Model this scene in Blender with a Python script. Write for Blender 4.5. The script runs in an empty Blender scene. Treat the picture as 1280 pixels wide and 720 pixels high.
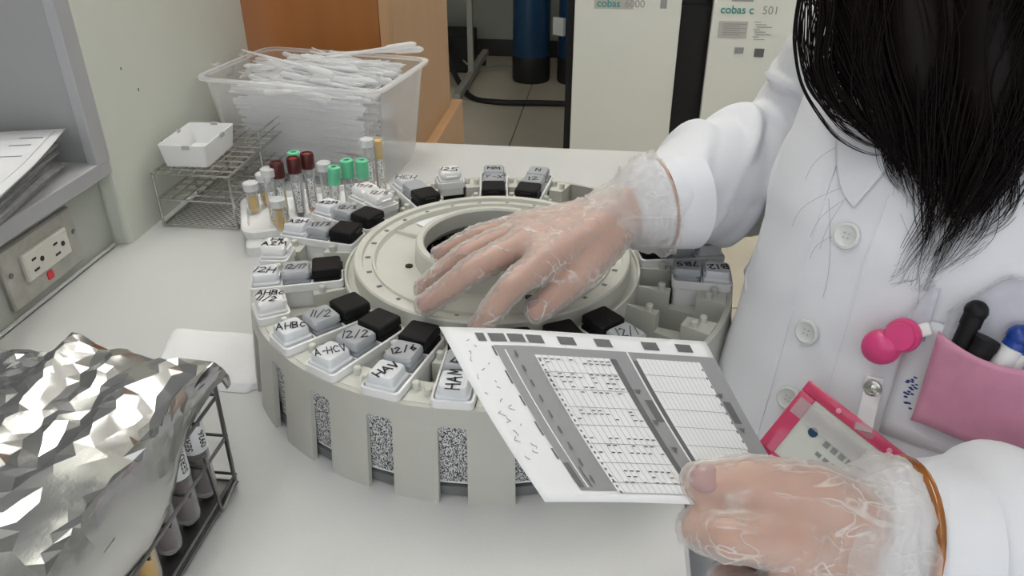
import bpy, bmesh, math, random
from mathutils import Vector, Matrix, noise
from mathutils.bvhtree import BVHTree
R = math.radians
scene = bpy.context.scene
COL = scene.collection
random.seed(7)

# ------------------------------------------------------------------ camera
cam_d = bpy.data.cameras.new('camera'); cam = bpy.data.objects.new('camera', cam_d)
COL.objects.link(cam); scene.camera = cam
cam.location = (0, 0, 0.44); cam.rotation_euler = (R(90 - 29.75), 0, R(7))
cam_d.sensor_width = 36; cam_d.lens = 990 / 1280 * 36
cam_d.clip_start = 0.01; cam_d.clip_end = 50
# ------------------------------------------------------------------ world, view
w = bpy.data.worlds.new('world'); scene.world = w; w.use_nodes = True
bg = w.node_tree.nodes['Background']; bg.inputs[0].default_value = (0.93, 0.96, 1.0, 1); bg.inputs[1].default_value = 0.90
vs = scene.view_settings
vs.view_transform = 'Standard'; vs.look = 'None'; vs.gamma = 1; vs.use_curve_mapping = False
vs.exposure = 0.62
# ceiling lamps: (x, y, length along x, length along y, strength)
LAMPS = [(-0.75, -0.30, 0.30, 1.2, 4.5), (-0.40, 1.12, 0.30, 1.2, 9.5), (0.95, 1.7, 0.30, 1.2, 6), (0.3, 2.35, 0.30, 1.2, 15)]
CEIL = 1.85
FLOOR = -0.75

# ------------------------------------------------------------------ helpers
WM = {}
def link(o, parent=None):
    COL.objects.link(o)
    if parent is not None: o.parent = parent
    return o
def tag(o, label=None, cat=None, group=None, kind=None):
    if label: o['label'] = label
    if cat: o['category'] = cat
    if group: o['group'] = group
    if kind: o['kind'] = kind
    return o
def thing(name, label, cat, loc=(0, 0, 0), rz=0, group=None, kind=None):
    o = bpy.data.objects.new(name, None); o.empty_display_size = 0.02
    link(o); o.location = loc; o.rotation_euler = (0, 0, rz)
    WM[o] = Matrix.Translation(loc) @ Matrix.Rotation(rz, 4, 'Z')
    return tag(o, label, cat, group, kind)
def rrect(hx, hy, r, n=3):
    r = max(min(r, hx * .99, hy * .99), 1e-5); pts = []
    for cx, cy, a in ((hx - r, hy - r, 0), (-hx + r, hy - r, 90), (-hx + r, -hy + r, 180), (hx - r, -hy + r, 270)):
        for k in range(n + 1):
            t = R(a + 90 * k / n); pts.append((cx + r * math.cos(t), cy + r * math.sin(t)))
    return pts
class B:
    def __init__(s): s.v = []; s.f = []; s.M = None
    def add(s, vs, fs, M=None):
        o = len(s.v)
        for p in vs:
            p = Vector(p)
            if M is not None: p = M @ p
            s.v.append(p)
        s.f += [tuple(i + o for i in f) for f in fs]
        return s
    def box(s, c, d, M=None, rz=0):
        x, y, z = d[0] / 2, d[1] / 2, d[2] / 2
        T = Matrix.Translation(c) @ Matrix.Rotation(rz, 4, 'Z')
        if M is not None: T = M @ T
        return s.add([(i, j, k) for i in (-x, x) for j in (-y, y) for k in (-z, z)],
                     [(0, 1, 3, 2), (4, 6, 7, 5), (0, 4, 5, 1), (2, 3, 7, 6), (0, 2, 6, 4), (1, 5, 7, 3)], T)
    def bx(s, x0, x1, y0, y1, z0, z1, M=None):
        return s.box(((x0 + x1) / 2, (y0 + y1) / 2, (z0 + z1) / 2), (abs(x1 - x0), abs(y1 - y0), abs(z1 - z0)), M)
    def loft(s, rings, M=None, cap0=True, cap1=True):
        n = len(rings[0]); vs = [p for r in rings for p in r]; fs = []
        for a in range(len(rings) - 1):
            for i in range(n):
                j = (i + 1) % n
                fs.append((a * n + i, a * n + j, (a + 1) * n + j, (a + 1) * n + i))
        if cap0: fs.append(tuple(range(n - 1, -1, -1)))
        if cap1: fs.append(tuple((len(rings) - 1) * n + i for i in range(n)))
        return s.add(vs, fs, M)
    def rr(s, levels, c=(0, 0), M=None, n=3, cap0=True, cap1=True):
        """stack of rounded rectangles (hx, hy, r, z)"""
        return s.loft([[(x + c[0], y + c[1], z) for x, y in rrect(hx, hy, r, n)] for hx, hy, r, z in levels], M, cap0, cap1)
    def rbox(s, c, d, b=.002, M=None, rz=0, n=2):
        x, y, z = d[0] / 2, d[1] / 2, d[2] / 2
        T = Matrix.Translation(c) @ Matrix.Rotation(rz, 4, 'Z')
        if M is not None: T = M @ T
        return s.rr([(x - b, y - b, b, -z), (x - b * .3, y - b * .3, b, -z + b * .3), (x, y, b, -z + b), (x, y, b, z - b), (x - b * .3, y - b * .3, b, z - b * .3), (x - b, y - b, b, z)], M=T, n=n)
    def lathe(s, prof, n=48, M=None, closed=False, cap=True):
        rings = [[(r * math.cos(2 * math.pi * i / n), r * math.sin(2 * math.pi * i / n), z) for i in range(n)] for r, z in prof]
        if closed: rings.append(rings[0]); return s.loft(rings, M, False, False)
        return s.loft(rings, M, cap, cap)
    def cyl(s, p0, p1, r0, r1=None, n=12, M=None, cap=True):
        r1 = r0 if r1 is None else r1
        return s.tube([p0, p1], [r0, r1], n, M, cap)
    def tube(s, pts, r, n=8, M=None, cap=True, closed=False):
        pts = [Vector(p) for p in pts]; m = len(pts)
        rs = r if isinstance(r, (list, tuple)) else [r] * m
        rings = []; up = None
        for i in range(m):
            if closed: d = pts[(i + 1) % m] - pts[i - 1]
            else: d = pts[min(i + 1, m - 1)] - pts[max(i - 1, 0)]
            if d.length < 1e-9: d = Vector((0, 0, 1))
            d.normalize()
            if up is None:
                up = d.orthogonal().normalized()
            else:
                up = (up - d * up.dot(d))
                up = up.normalized() if up.length > 1e-6 else d.orthogonal().normalized()
            sd = d.cross(up)
            rings.append([pts[i] + (up * math.cos(2 * math.pi * k / n) + sd * math.sin(2 * math.pi * k / n)) * rs[i] for k in range(n)])
        if closed: rings.append(rings[0])
        return s.loft(rings, M, cap and not closed, cap and not closed)
    def sphere(s, c, r, n=12, sc=(1, 1, 1), M=None):
        c = Vector(c); rings = []
        for a in range(1, n // 2 + 2):
            t = math.pi * (a - .5) / (n // 2 + 1.0)
            rings.append([c + Vector((r * sc[0] * math.sin(t) * math.cos(2 * math.pi * k / n), r * sc[1] * math.sin(t) * math.sin(2 * math.pi * k / n), -r * sc[2] * math.cos(t))) for k in range(n)])
        return s.loft(rings, M)
    def chain(s, pts, rs, n=12):
        """overlapping tapered capsules, to be fused by a voxel remesh"""
        for i in range(len(pts)): s.sphere(pts[i], rs[i], n)
        for i in range(len(pts) - 1): s.cyl(pts[i], pts[i + 1], rs[i], rs[i + 1], n)
        return s
    def prism(s, poly, z0, z1, M=None):
        n = len(poly)
        return s.loft([[(x, y, z0) for x, y in poly], [(x, y, z1) for x, y in poly]], M)
    def grid(s, fn, nu, nv, M=None):
        vs = [fn(i / nu, j / nv) for i in range(nu + 1) for j in range(nv + 1)]
        fs = [(i * (nv + 1) + j, (i + 1) * (nv + 1) + j, (i + 1) * (nv + 1) + j + 1, i * (nv + 1) + j + 1) for i in range(nu) for j in range(nv)]
        return s.add(vs, fs, M)
    def mesh(s, name, inv=None):
        me = bpy.data.meshes.new(name)
        vs = [inv @ p for p in s.v] if inv is not None else s.v
        me.from_pydata([tuple(p) for p in vs], [], s.f)
        bm = bmesh.new(); bm.from_mesh(me); bmesh.ops.recalc_face_normals(bm, faces=bm.faces); bm.to_mesh(me); bm.free()
        return me
    def build(s, name, mat, parent=None, smooth=False, world=False, root=None, bevel=0):
        inv = None
        if world and parent is not None: inv = WM[root or parent].inverted()
        me = s.mesh(name, inv); me.materials.append(mat)
        o = bpy.data.objects.new(name, me); link(o, parent)
        if smooth is True: me.shade_smooth()
        elif smooth: sharp(me, smooth)
        if bevel:
            m = o.modifiers.new('bevel', 'BEVEL'); m.width = bevel; m.segments = 2; m.limit_method = 'ANGLE'; m.angle_limit = R(40)
        return o
def sharp(me, deg):
    me.shade_smooth(); me.set_sharp_from_angle(angle=R(deg))
def copy_tree(o, parent=None):
    c = o.copy(); COL.objects.link(c); c.parent = parent
    for ch in list(o.children): copy_tree(ch, c)
    return c
def remesh(o, voxel, smooth=6, factor=.5):
    m = o.modifiers.new('r', 'REMESH'); m.mode = 'VOXEL'; m.voxel_size = voxel
    sm = o.modifiers.new('s', 'SMOOTH'); sm.iterations = smooth; sm.factor = factor
    dg = bpy.context.evaluated_depsgraph_get(); dg.update()
    me = bpy.data.meshes.new_from_object(o.evaluated_get(dg))
    mats = list(o.data.materials); o.modifiers.clear(); old = o.data; o.data = me
    me.materials.clear()
    for k in mats: me.materials.append(k)
    bpy.data.meshes.remove(old); me.shade_smooth()
    return o

# ------------------------------------------------------------------ materials
MATS = {}
def mat(name, col, rough=.5, metal=0, var=.04, scale=60, bump=0, bscale=200, spec=.5, emit=0, coat=0, sss=0, trans=0, tint=None):
    m = bpy.data.materials.new(name); m.use_nodes = True; nt = m.node_tree; N = nt.nodes; L = nt.links
    p = N['Principled BSDF']
    tc = N.new('ShaderNodeTexCoord'); nz = N.new('ShaderNodeTexNoise'); nz.inputs['Scale'].default_value = scale; nz.inputs['Detail'].default_value = 4
    L.new(tc.outputs['Object'], nz.inputs['Vector'])
    rp = N.new('ShaderNodeMix'); rp.data_type = 'RGBA'
    c2 = tint or tuple(max(0, c * (1 - 2 * var)) for c in col)
    rp.inputs[6].default_value = (*c2, 1); rp.inputs[7].default_value = (*[min(1, c * (1 + var)) for c in col], 1)
    L.new(nz.outputs['Fac'], rp.inputs[0]); L.new(rp.outputs[2], p.inputs['Base Color'])
    p.inputs['Roughness'].default_value = rough; p.inputs['Metallic'].default_value = metal
    p.inputs['Specular IOR Level'].default_value = spec; p.inputs['Coat Weight'].default_value = coat
    if trans: p.inputs['Transmission Weight'].default_value = trans
    if sss:
        p.inputs['Subsurface Weight'].default_value = sss; p.inputs['Subsurface Radius'].default_value = (.008, .003, .002); p.inputs['Subsurface Scale'].default_value = .6
    if emit: p.inputs['Emission Color'].default_value = (*col, 1); p.inputs['Emission Strength'].default_value = emit
    if bump:
        nb = N.new('ShaderNodeTexNoise'); nb.inputs['Scale'].default_value = bscale; nb.inputs['Detail'].default_value = 5
        L.new(tc.outputs['Object'], nb.inputs['Vector']); bm_ = N.new('ShaderNodeBump'); bm_.inputs['Strength'].default_value = bump; bm_.inputs['Distance'].default_value = .002
        L.new(nb.outputs['Fac'], bm_.inputs['Height']); L.new(bm_.outputs['Normal'], p.inputs['Normal'])
    MATS[name] = m
    return m
def clear_mat(name, col, alpha, rough=.15, var=.1, scale=80, lines=0, translucent=.0, edge=.70):
    """milky see-through plastic: transparent mixed with a glossy white body; lines = thin milky folds in the film"""
    m = mat(name, col, rough, var=var, scale=scale); nt = m.node_tree; N = nt.nodes; L = nt.links
    p = N['Principled BSDF']; out = N['Material Output']; body = p.outputs[0]
    if translucent:
        tl = N.new('ShaderNodeBsdfTranslucent'); tl.inputs[0].default_value = (*col, 1); mt = N.new('ShaderNodeMixShader'); mt.inputs[0].default_value = translucent
        L.new(p.outputs[0], mt.inputs[1]); L.new(tl.outputs[0], mt.inputs[2]); body = mt.outputs[0]
    tr = N.new('ShaderNodeBsdfTransparent'); mx = N.new('ShaderNodeMixShader')
    L.new(tr.outputs[0], mx.inputs[1]); L.new(body, mx.inputs[2]); L.new(mx.outputs[0], out.inputs[0])
    lw = N.new('ShaderNodeLayerWeight'); lw.inputs[0].default_value = .35
    ma = N.new('ShaderNodeMath'); ma.operation = 'MULTIPLY_ADD'; ma.inputs[1].default_value = (1 - alpha) * edge; ma.inputs[2].default_value = alpha
    L.new(lw.outputs['Facing'], ma.inputs[0]); last = ma.outputs[0]
    if lines:
        tc = [n for n in N if n.type == 'TEX_COORD'][0]; hs = []
        mp = N.new('ShaderNodeMapping'); mp.inputs['Scale'].default_value = (.50, 1.5, 1.0); mp.inputs['Rotation'].default_value = (0, .2, R(28)); L.new(tc.outputs['Object'], mp.inputs[0])
        for sc, wd, st in ((24, .022, 1.0), (58, .024, .7)):
            nz = N.new('ShaderNodeTexNoise'); nz.inputs['Scale'].default_value = sc; nz.inputs['Detail'].default_value = 1.5; nz.inputs['Distortion'].default_value = .6
            L.new(mp.outputs[0], nz.inputs['Vector'])
            a = N.new('ShaderNodeMath'); a.operation = 'SUBTRACT'; a.inputs[1].default_value = .5; L.new(nz.outputs['Fac'], a.inputs[0])
            ab = N.new('ShaderNodeMath'); ab.operation = 'ABSOLUTE'; L.new(a.outputs[0], ab.inputs[0])
            mr = N.new('ShaderNodeMapRange'); mr.inputs[1].default_value = 0; mr.inputs[2].default_value = wd; mr.inputs[3].default_value = st; mr.inputs[4].default_value = 0; mr.interpolation_type = 'SMOOTHSTEP'
            L.new(ab.outputs[0], mr.inputs[0]); hs.append(mr.outputs[0])
        mk = N.new('ShaderNodeTexNoise'); mk.inputs['Scale'].default_value = 45; L.new(tc.outputs['Object'], mk.inputs['Vector'])
        ad = N.new('ShaderNodeMath'); ad.operation = 'MAXIMUM'; L.new(hs[0], ad.inputs[0]); L.new(hs[1], ad.inputs[1])
        mm = N.new('ShaderNodeMapRange'); mm.inputs[1].default_value = .42; mm.inputs[2].default_value = .68; L.new(mk.outputs['Fac'], mm.inputs[0])
        ml = N.new('ShaderNodeMath'); ml.operation = 'MULTIPLY'; L.new(ad.outputs[0], ml.inputs[0]); L.new(mm.outputs[0], ml.inputs[1])
        mb = N.new('ShaderNodeMath'); mb.operation = 'MULTIPLY_ADD'; mb.inputs[1].default_value = lines; mb.use_clamp = True
        L.new(ml.outputs[0], mb.inputs[0]); L.new(last, mb.inputs[2]); last = mb.outputs[0]
        bm_ = N.new('ShaderNodeBump'); bm_.inputs['Strength'].default_value = .35; bm_.inputs['Distance'].default_value = .0010
        L.new(ad.outputs[0], bm_.inputs['Height']); L.new(bm_.outputs['Normal'], p.inputs['Normal'])
    L.new(last, mx.inputs[0])
    return m
def code_mat(name, n, dark=(.03, .03, .035), light=(.8, .8, .8), sx=1.0, thr=.48):
    m = bpy.data.materials.new(name); m.use_nodes = True; nt = m.node_tree; N = nt.nodes; L = nt.links
    p = N['Principled BSDF']; p.inputs['Roughness'].default_value = .4
    tc = N.new('ShaderNodeTexCoord'); vm = N.new('ShaderNodeVectorMath'); vm.operation = 'MULTIPLY'; vm.inputs[1].default_value = (n, n * sx, n * .6)
    fl = N.new('ShaderNodeVectorMath'); fl.operation = 'FLOOR'; wn = N.new('ShaderNodeTexWhiteNoise')
    gt = N.new('ShaderNodeMath'); gt.operation = 'GREATER_THAN'; gt.inputs[1].default_value = thr
    mx = N.new('ShaderNodeMix'); mx.data_type = 'RGBA'; mx.inputs[6].default_value = (*dark, 1); mx.inputs[7].default_value = (*light, 1)
    L.new(tc.outputs['Object'], vm.inputs[0]); L.new(vm.outputs[0], fl.inputs[0]); L.new(fl.outputs[0], wn.inputs['Vector'])
    L.new(wn.outputs['Value'], gt.inputs[0]); L.new(gt.outputs[0], mx.inputs[0]); L.new(mx.outputs[2], p.inputs['Base Color'])
    MATS[name] = m
    return m
def wood_mat(name, c1, c2, rough=.4, axis=(30, 30, 2)):
    m = mat(name, c1, rough, tint=c2, scale=4); N = m.node_tree.nodes; L = m.node_tree.links
    nz = [n for n in N if n.type == 'TEX_NOISE'][0]; tc = [n for n in N if n.type == 'TEX_COORD'][0]
    mp = N.new('ShaderNodeMapping'); mp.inputs['Scale'].default_value = axis; L.new(tc.outputs['Object'], mp.inputs[0]); L.new(mp.outputs[0], nz.inputs['Vector'])
    nz.inputs['Scale'].default_value = 1; nz.inputs['Detail'].default_value = 8
    return m
mat('bench', (.62, .625, .61), .33, var=.02, scale=300, bump=.02)
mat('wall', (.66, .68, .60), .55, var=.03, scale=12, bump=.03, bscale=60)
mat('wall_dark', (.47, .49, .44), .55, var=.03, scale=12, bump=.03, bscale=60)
mat('shelf', (.42, .42, .43), .5, var=.03, scale=20)
mat('shelf_in', (.36, .36, .36), .55, var=.04, scale=10)
mat('backwall', (.42, .43, .38), .7, var=.02)
mat('ceiling', (.8, .8, .78), .8, var=.02)
mat('tile', (.60, .54, .43), .35, var=.06, scale=6)
mat('grout', (.22, .20, .16), .8)
mat('dark', (.012, .012, .012), .5)
mat('skirting', (.05, .048, .045), .5)
mat('machine', (.70, .72, .66), .4, var=.015, scale=5)
mat('machine_black', (.010, .010, .010), .5, spec=.3)
mat('lampwhite', (1, .98, .95), .5)
mat('tray_white', (.80, .80, .78), .35, var=.02)
mat('pack_white', (.83, .83, .82), .3, var=.02)
mat('drum', (.52, .515, .465), .42, var=.04, scale=40, bump=.03, bscale=400)
mat('drum_light', (.62, .62, .555), .4, var=.03, scale=40)
mat('drum_base', (.16, .165, .165), .5)
mat('cap_black', (.007, .007, .008), .5, bump=.05, bscale=900, spec=.25)
mat('cap_grey', (.40, .42, .44), .35, var=.03)
mat('cap_clear', (.73, .75, .77), .3, var=.04)
mat('ink', (.015, .015, .02), .5)
mat('steel', (.55, .54, .51), .25, metal=1, var=.06)
mat('dark_steel', (.25, .25, .25), .3, metal=1)
mat('paper', (.82, .83, .84), .6, var=.015)
mat('print_grey', (.30, .30, .31), .6, var=.02)
mat('print_dark', (.13, .13, .135), .6)
mat('print_black', (.03, .03, .03), .6)
mat('print_line', (.28, .28, .29), .6)
mat('pencil', (.33, .34, .37), .7)
mat('coat', (.74, .75, .785), .75, var=.015, scale=30, bump=.10, bscale=900)
mat('seam', (.60, .60, .64), .8)  # stitched seam, its grey darkened to include the shadow along the thread
mat('button', (.68, .70, .68), .2, var=.06, scale=200, coat=.3)
mat('hair', (.006, .003, .0025), .5, var=.3, scale=40, spec=.14)
mat('skin', (.54, .33, .24), .5, tint=(.47, .23, .16), scale=28, sss=.12)
mat('nail', (.40, .20, .19), .25)
mat('lip', (.5, .17, .16), .4)
mat('eye', (.85, .84, .82), .2)
mat('trousers', (.02, .02, .025), .8)
mat('amber', (.42, .14, .02), .12, var=.4, scale=80, coat=.5)
mat('pink', (.72, .06, .22), .3, var=.04)
mat('pink_pale', (.80, .30, .42), .3)
mat('red_pink', (.60, .05, .13), .2, var=.06, coat=.4)
mat('card', (.66, .68, .62), .4)
mat('blue', (.01, .05, .30), .25)
mat('navy', (.03, .06, .25), .6)
mat('tank_blue', (.012, .055, .13), .35, var=.1, scale=8)
mat('white_plastic', (.82, .82, .81), .35, var=.02)
mat('ivory', (.72, .70, .62), .3)
mat('plate_metal', (.50, .49, .44), .42, metal=.35, var=.16, scale=70)
mat('red_dot', (.75, .05, .06), .5)
mat('maroon', (.10, .012, .012), .3, tint=(.05, .008, .008))
mat('red_cap', (.35, .02, .02), .3)
mat('mint', (.16, .62, .36), .4, var=.04)
mat('serum', (.85, .50, .02), .2, var=.1)
mat('blood', (.06, .006, .005), .3)
mat('orange_serum', (.42, .13, .02), .2)
mat('cloth', (.86, .86, .86), .9, var=.01, bump=.25, bscale=350)
mat('cloth_edge', (.8, .8, .8), .9)
mat('newsprint', (.36, .36, .36), .8, var=.25, scale=90)
mat('teal_print', (.05, .30, .26), .5)
mat('grey_print', (.30, .31, .30), .5)
mat('pale_print', (.47, .47, .43), .5)
mat('cart', (.27, .27, .23), .4)
mat('rubber', (.01, .01, .01), .6)
mat('stool', (.03, .03, .035), .5)
mat('foil', (.60, .60, .585), .19, metal=1, var=.02, bump=.10, bscale=90)
clear_mat('glove', (.94, .91, .88), .15, .22, lines=.55, translucent=.15)
clear_mat('glove_cuff', (.88, .86, .84), .36, .25, lines=.40, translucent=.35)
clear_mat('bin', (.96, .97, .98), .13, .2, translucent=.55, edge=.45)
clear_mat('bin_rim', (.96, .97, .98), .35, .15, translucent=.4)
clear_mat('pipette_pack', (.98, .98, .99), .85, .3, translucent=.35)
clear_mat('pipette', (.96, .97, .98), .66, .2, translucent=.45)
clear_mat('glass', (.84, .86, .86), .10, .08)
clear_mat('glass_cap', (.84, .85, .85), .62, .2)
clear_mat('pocket_plastic', (.78, .78, .86), .40, .25)
clear_mat('pocket_pink', (.82, .36, .52), .72, .3)
clear_mat('badge_clear', (.85, .80, .82), .25, .1)
code_mat('barcode', 1700, (.04, .04, .045), (.62, .62, .62))
code_mat('inner_code', 420, (.02, .02, .02), (.5, .5, .5), thr=.75)
code_mat('label_code', 1500, (.15, .15, .15), (.85, .85, .85), sx=1, thr=.28)
wood_mat('wood_dark', (.37, .135, .028), (.25, .085, .016))
wood_mat('wood_light', (.50, .30, .15), (.42, .24, .115))
M = MATS

# ================================================================== THE SETTING
def struct(name, b, m, **k):
    o = b.build(name, m, **k); o['kind'] = 'structure'; return o
X0, X1, Y0, Y1 = -1.9, 2.8, -1.6, 4.95
fl = struct('floor', B().bx(X0, X1, Y0, Y1, FLOOR - .06, FLOOR - .004), M['grout'])
TS = .64
tile_me = None
xs = [-.42 + TS * k for k in range(-3, 6)]; ys = [2.03 + TS * k for k in range(-6, 5)]
for x in xs:
    for y in ys:
        x1 = min(x + TS, X1); y1 = min(y + TS, Y1); xa = max(x, X0); ya = max(y, Y0)
        if x1 - xa < .05 or y1 - ya < .05: continue
        B().rbox(((xa + x1) / 2, (ya + y1) / 2, FLOOR - .005), (x1 - xa - .006, y1 - ya - .006, .01), .0015).build('tile', M['tile'], fl)
struct('wall_back', B().bx(X0, X1, Y1, Y1 + .1, FLOOR, CEIL), M['backwall'])
struct('baseboard_back', B().bx(X0, X1, Y1 - .015, Y1, FLOOR, FLOOR + .10), M['skirting'])
struct('wall_right', B().bx(X1, X1 + .1, Y0, Y1, FLOOR, CEIL), M['backwall'])
struct('ceiling', B().bx(X0, X1, Y0, Y1, CEIL, CEIL + .08), M['ceiling'])
# left wall: recess face below the shelf, raised partition panel beyond, wall beyond the bench
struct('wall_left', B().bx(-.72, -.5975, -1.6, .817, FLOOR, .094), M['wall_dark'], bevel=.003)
struct('trim_1', B().rbox((-.586, .827, .86 + .02), (.022, .02, 1.76), .006), M['wall'])
pp = B(); pp.rr([(.0125, .2075, .006, 0), (.0125, .2075, .006, CEIL)], c=(-.5875, 1.0225)); struct('wall_partition', pp, M['wall'])
mk = B()
for (y, z, a, l) in ((.905, .168, .6, .004), (.93, .06 + .03, .9, .010), (.88, .20, .3, .003)):
    mk.box((-.5748, y, z), (.0006, .0012, l), Matrix.Identity(4))
o = mk.build('scuff_mark', M['dark'], bpy.data.objects['wall_partition'])
struct('wall_far_left', B().bx(X0, X0 + .05, 1.3, Y1, FLOOR, CEIL), M['backwall'])

# bench
bt = thing('lab_bench', 'pale grey laboratory bench top carrying the reagent carousel and racks', 'bench', (-.26, .4, FLOOR))
t = B(); t.rbox((-.259, .21, -.018), (.672, 2.04, .036), .004); t.build('bench_top', M['bench'], bt, world=True)
B().bx(-.585, .02, 1.16, 1.19, FLOOR, -.036).build('back_panel', M['shelf'], bt, world=True)
B().bx(-.12, -.10, -.80, 1.16, FLOOR, -.036).build('side_panel', M['machine_black'], bt, world=True)
B().tube([(-.5945, y, .0015) for y in (-.8, .81)], .0022, 6).build('sealant_bead', M['bench'], bt, world=True)

# shelf unit set into the left wall, paper stack on it
sh = thing('wall_shelf', 'grey open shelf unit with thick front edge above the power outlet', 'shelf', (-.72, .3, .094))
B().rbox((-.725, .01, .1035), (.30, 1.61, .019), .0015).build('shelf_board', M['shelf'], sh, world=True)
B().rbox((-.725, .806, .66), (.30, .022, 1.10), .0015).build('end_panel', M['shelf_in'], sh, world=True)
B().rbox((-.581, .8045, .66), (.013, .026, 1.10), .0015).build('front_edge', M['shelf'], sh, world=True)
B().bx(-.88, -.872, -.80, .80, .113, 1.2).build('back_board', M['shelf_in'], sh, world=True)
for k in range(34):
    if k < 27:
        name, lab, m = 'folded_newspaper', 'grey folded newsprint sheet in the stack on the wall shelf', M['newsprint']; tk = .0010
    else:
        name, lab, m = 'printed_sheet', 'white printed sheet lying on top of the newspaper stack on the shelf', M['paper']; tk = .0009
    a = random.uniform(-.05, .05) + (.30 if k >= 27 else .22); cx = -.6785 + random.uniform(-.006, .006) ; cy = .6463 + random.uniform(-.010, .010)
    if k >= 27: cx += .006 + .001 * (k - 27); cy += .002 * (k - 30)
    z = .1135 + k * .0013
    ph = 1.7
    def f(u, v, a=a, cx=cx, cy=cy, z=z, ph=ph, hi=(k >= 27)):
        x = (u - .5) * .20; y = (v - .5) * .20
        zz = z + .0012 * math.sin(6 * v + ph) * (u if hi else .2) + (.004 * max(0, v - .6) if hi else 0)
        return (cx + x * math.cos(a) - y * math.sin(a), cy + x * math.sin(a) + y * math.cos(a), zz)
    b = B().grid(f, 4, 8); o = b.build(name, m, smooth=True)
    sm = o.modifiers.new('solid', 'SOLIDIFY'); sm.thickness = tk; sm.offset = -1
    tag(o, lab, 'paper', 'sheets stacked on the wall shelf')
    if k == 33:
        o['label'] = 'topmost white sheet with lines of print on the shelf stack'
        pr = B()
        for r_ in range(7):
            for q in range(random.randint(2, 5)):
                u0 = .08 + .8 * random.random(); v0 = .60 + r_ * .05; L_ = .05 + .1 * random.random()
                P = [Vector(f(min(u, 1), v)) + Vector((0, 0, .0004)) for u, v in ((u0, v0), (min(u0 + L_, .98), v0), (min(u0 + L_, .98), v0 + .008), (u0, v0 + .008))]
                pr.add(P, [(0, 1, 2, 3)])
        pr.build('printed_text', M['print_dark'], o)['kind'] = 'stuff'

# power outlet
ou = thing('power_outlet', 'ivory double power socket on a worn metal plate with a red dot', 'power outlet', (-.5975, .69, .045))
Mo = Matrix.Translation((-.5965, .690, .0455)) @ Matrix.Rotation(R(90), 4, 'Z') @ Matrix.Rotation(R(90), 4, 'X')
b = B(); b.rr([(.061, .034, .004, 0), (.061, .034, .004, .003), (.059, .032, .004, .0045)], M=Mo); b.build('mounting_plate', M['plate_metal'], ou, world=True)
b = B(); b.rr([(.0365, .0155, .002, .003), (.0365, .0155, .002, .008), (.0345, .0135, .002, .0095)], c=(.002, .003), M=Mo); fp = b.build('socket_face', M['ivory'], ou, world=True)
b = B()
for sx in (-.017, .019):
    b.box((sx - .004, .009, .0095), (.0065, .0022, .001), Mo); b.box((sx - .004, -.003, .0095), (.008, .0022, .001), Mo)
    b.rr([(.0028, .0028, .0025, .009), (.0028, .0028, .0025, .0101)], c=(sx + .0075, .004), M=Mo)
b.build('socket_slot', M['dark'], fp, world=True, root=ou)
for sx in (-.052, .054):
    for sy in (.0, .0):
        pass
    o = B().lathe([(.003, .004), (.003, .0055), (.002, .006)], 12, Mo @ Matrix.Translation((sx, .005, 0))).build('screw', M['dark_steel'], ou, world=True)
B().rr([(.0048, .0048, .002, .004), (.0048, .0048, .002, .0055)], c=(.0, -.0215), M=Mo).build('red_sticker', M['red_dot'], ou, world=True)

# ceiling lamps
for i, (x, y, lx, ly, st) in enumerate(LAMPS):
    where = ['over the near end of the bench', 'over the seated person', 'over the wooden cabinet', 'over the analyser cabinets'][i]
    lp = thing('ceiling_lamp', 'long white fluorescent ceiling lamp ' + where, 'lamp', (x, y, CEIL - .05), group='ceiling lamps')
    b = B(); b.bx(-lx / 2 - .02, -lx / 2, -ly / 2, ly / 2, -.01, .05); b.bx(lx / 2, lx / 2 + .02, -ly / 2, ly / 2, -.01, .05)
    b.bx(-lx / 2 - .02, lx / 2 + .02, -ly / 2 - .02, -ly / 2, -.01, .05); b.bx(-lx / 2 - .02, lx / 2 + .02, ly / 2, ly / 2 + .02, -.01, .05); b.bx(-lx / 2, lx / 2, -ly / 2, ly / 2, .035, .05)
    b.build('housing', M['white_plastic'], lp)
    em = mat('lamp_glow_%d' % i, (1, .985, .95), .5, var=0, emit=st)
    for k in (-1, 0, 1):
        B().cyl((k * lx * .3, -ly / 2 + .02, .012), (k * lx * .3, ly / 2 - .02, .012), .016, n=10).build('fluorescent_tube', em, lp, smooth=40)

# ================================================================== BACKGROUND
wc = thing('wooden_cabinet', 'wooden cabinet with dark brown door and pale side behind the bench', 'cabinet', (-.55, 1.55, FLOOR))
B().bx(-.80, -.36, 1.312, 1.77, FLOOR + .05, .75).build('body', M['wood_light'], wc, world=True, bevel=.002)
B().bx(-.80, -.3775, 1.298, 1.312, FLOOR + .08, .74).build('door', M['wood_dark'], wc, world=True, bevel=.002)
B().bx(-.3765, -.36, 1.296, 1.312, FLOOR + .05, .75).build('front_stile', M['wood_light'], wc, world=True, bevel=.001)
B().bx(-.80, -.34, 1.33, 1.815, FLOOR, -.10).build('lower_ledge', M['wood_light'], wc, world=True, bevel=.002)

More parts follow.
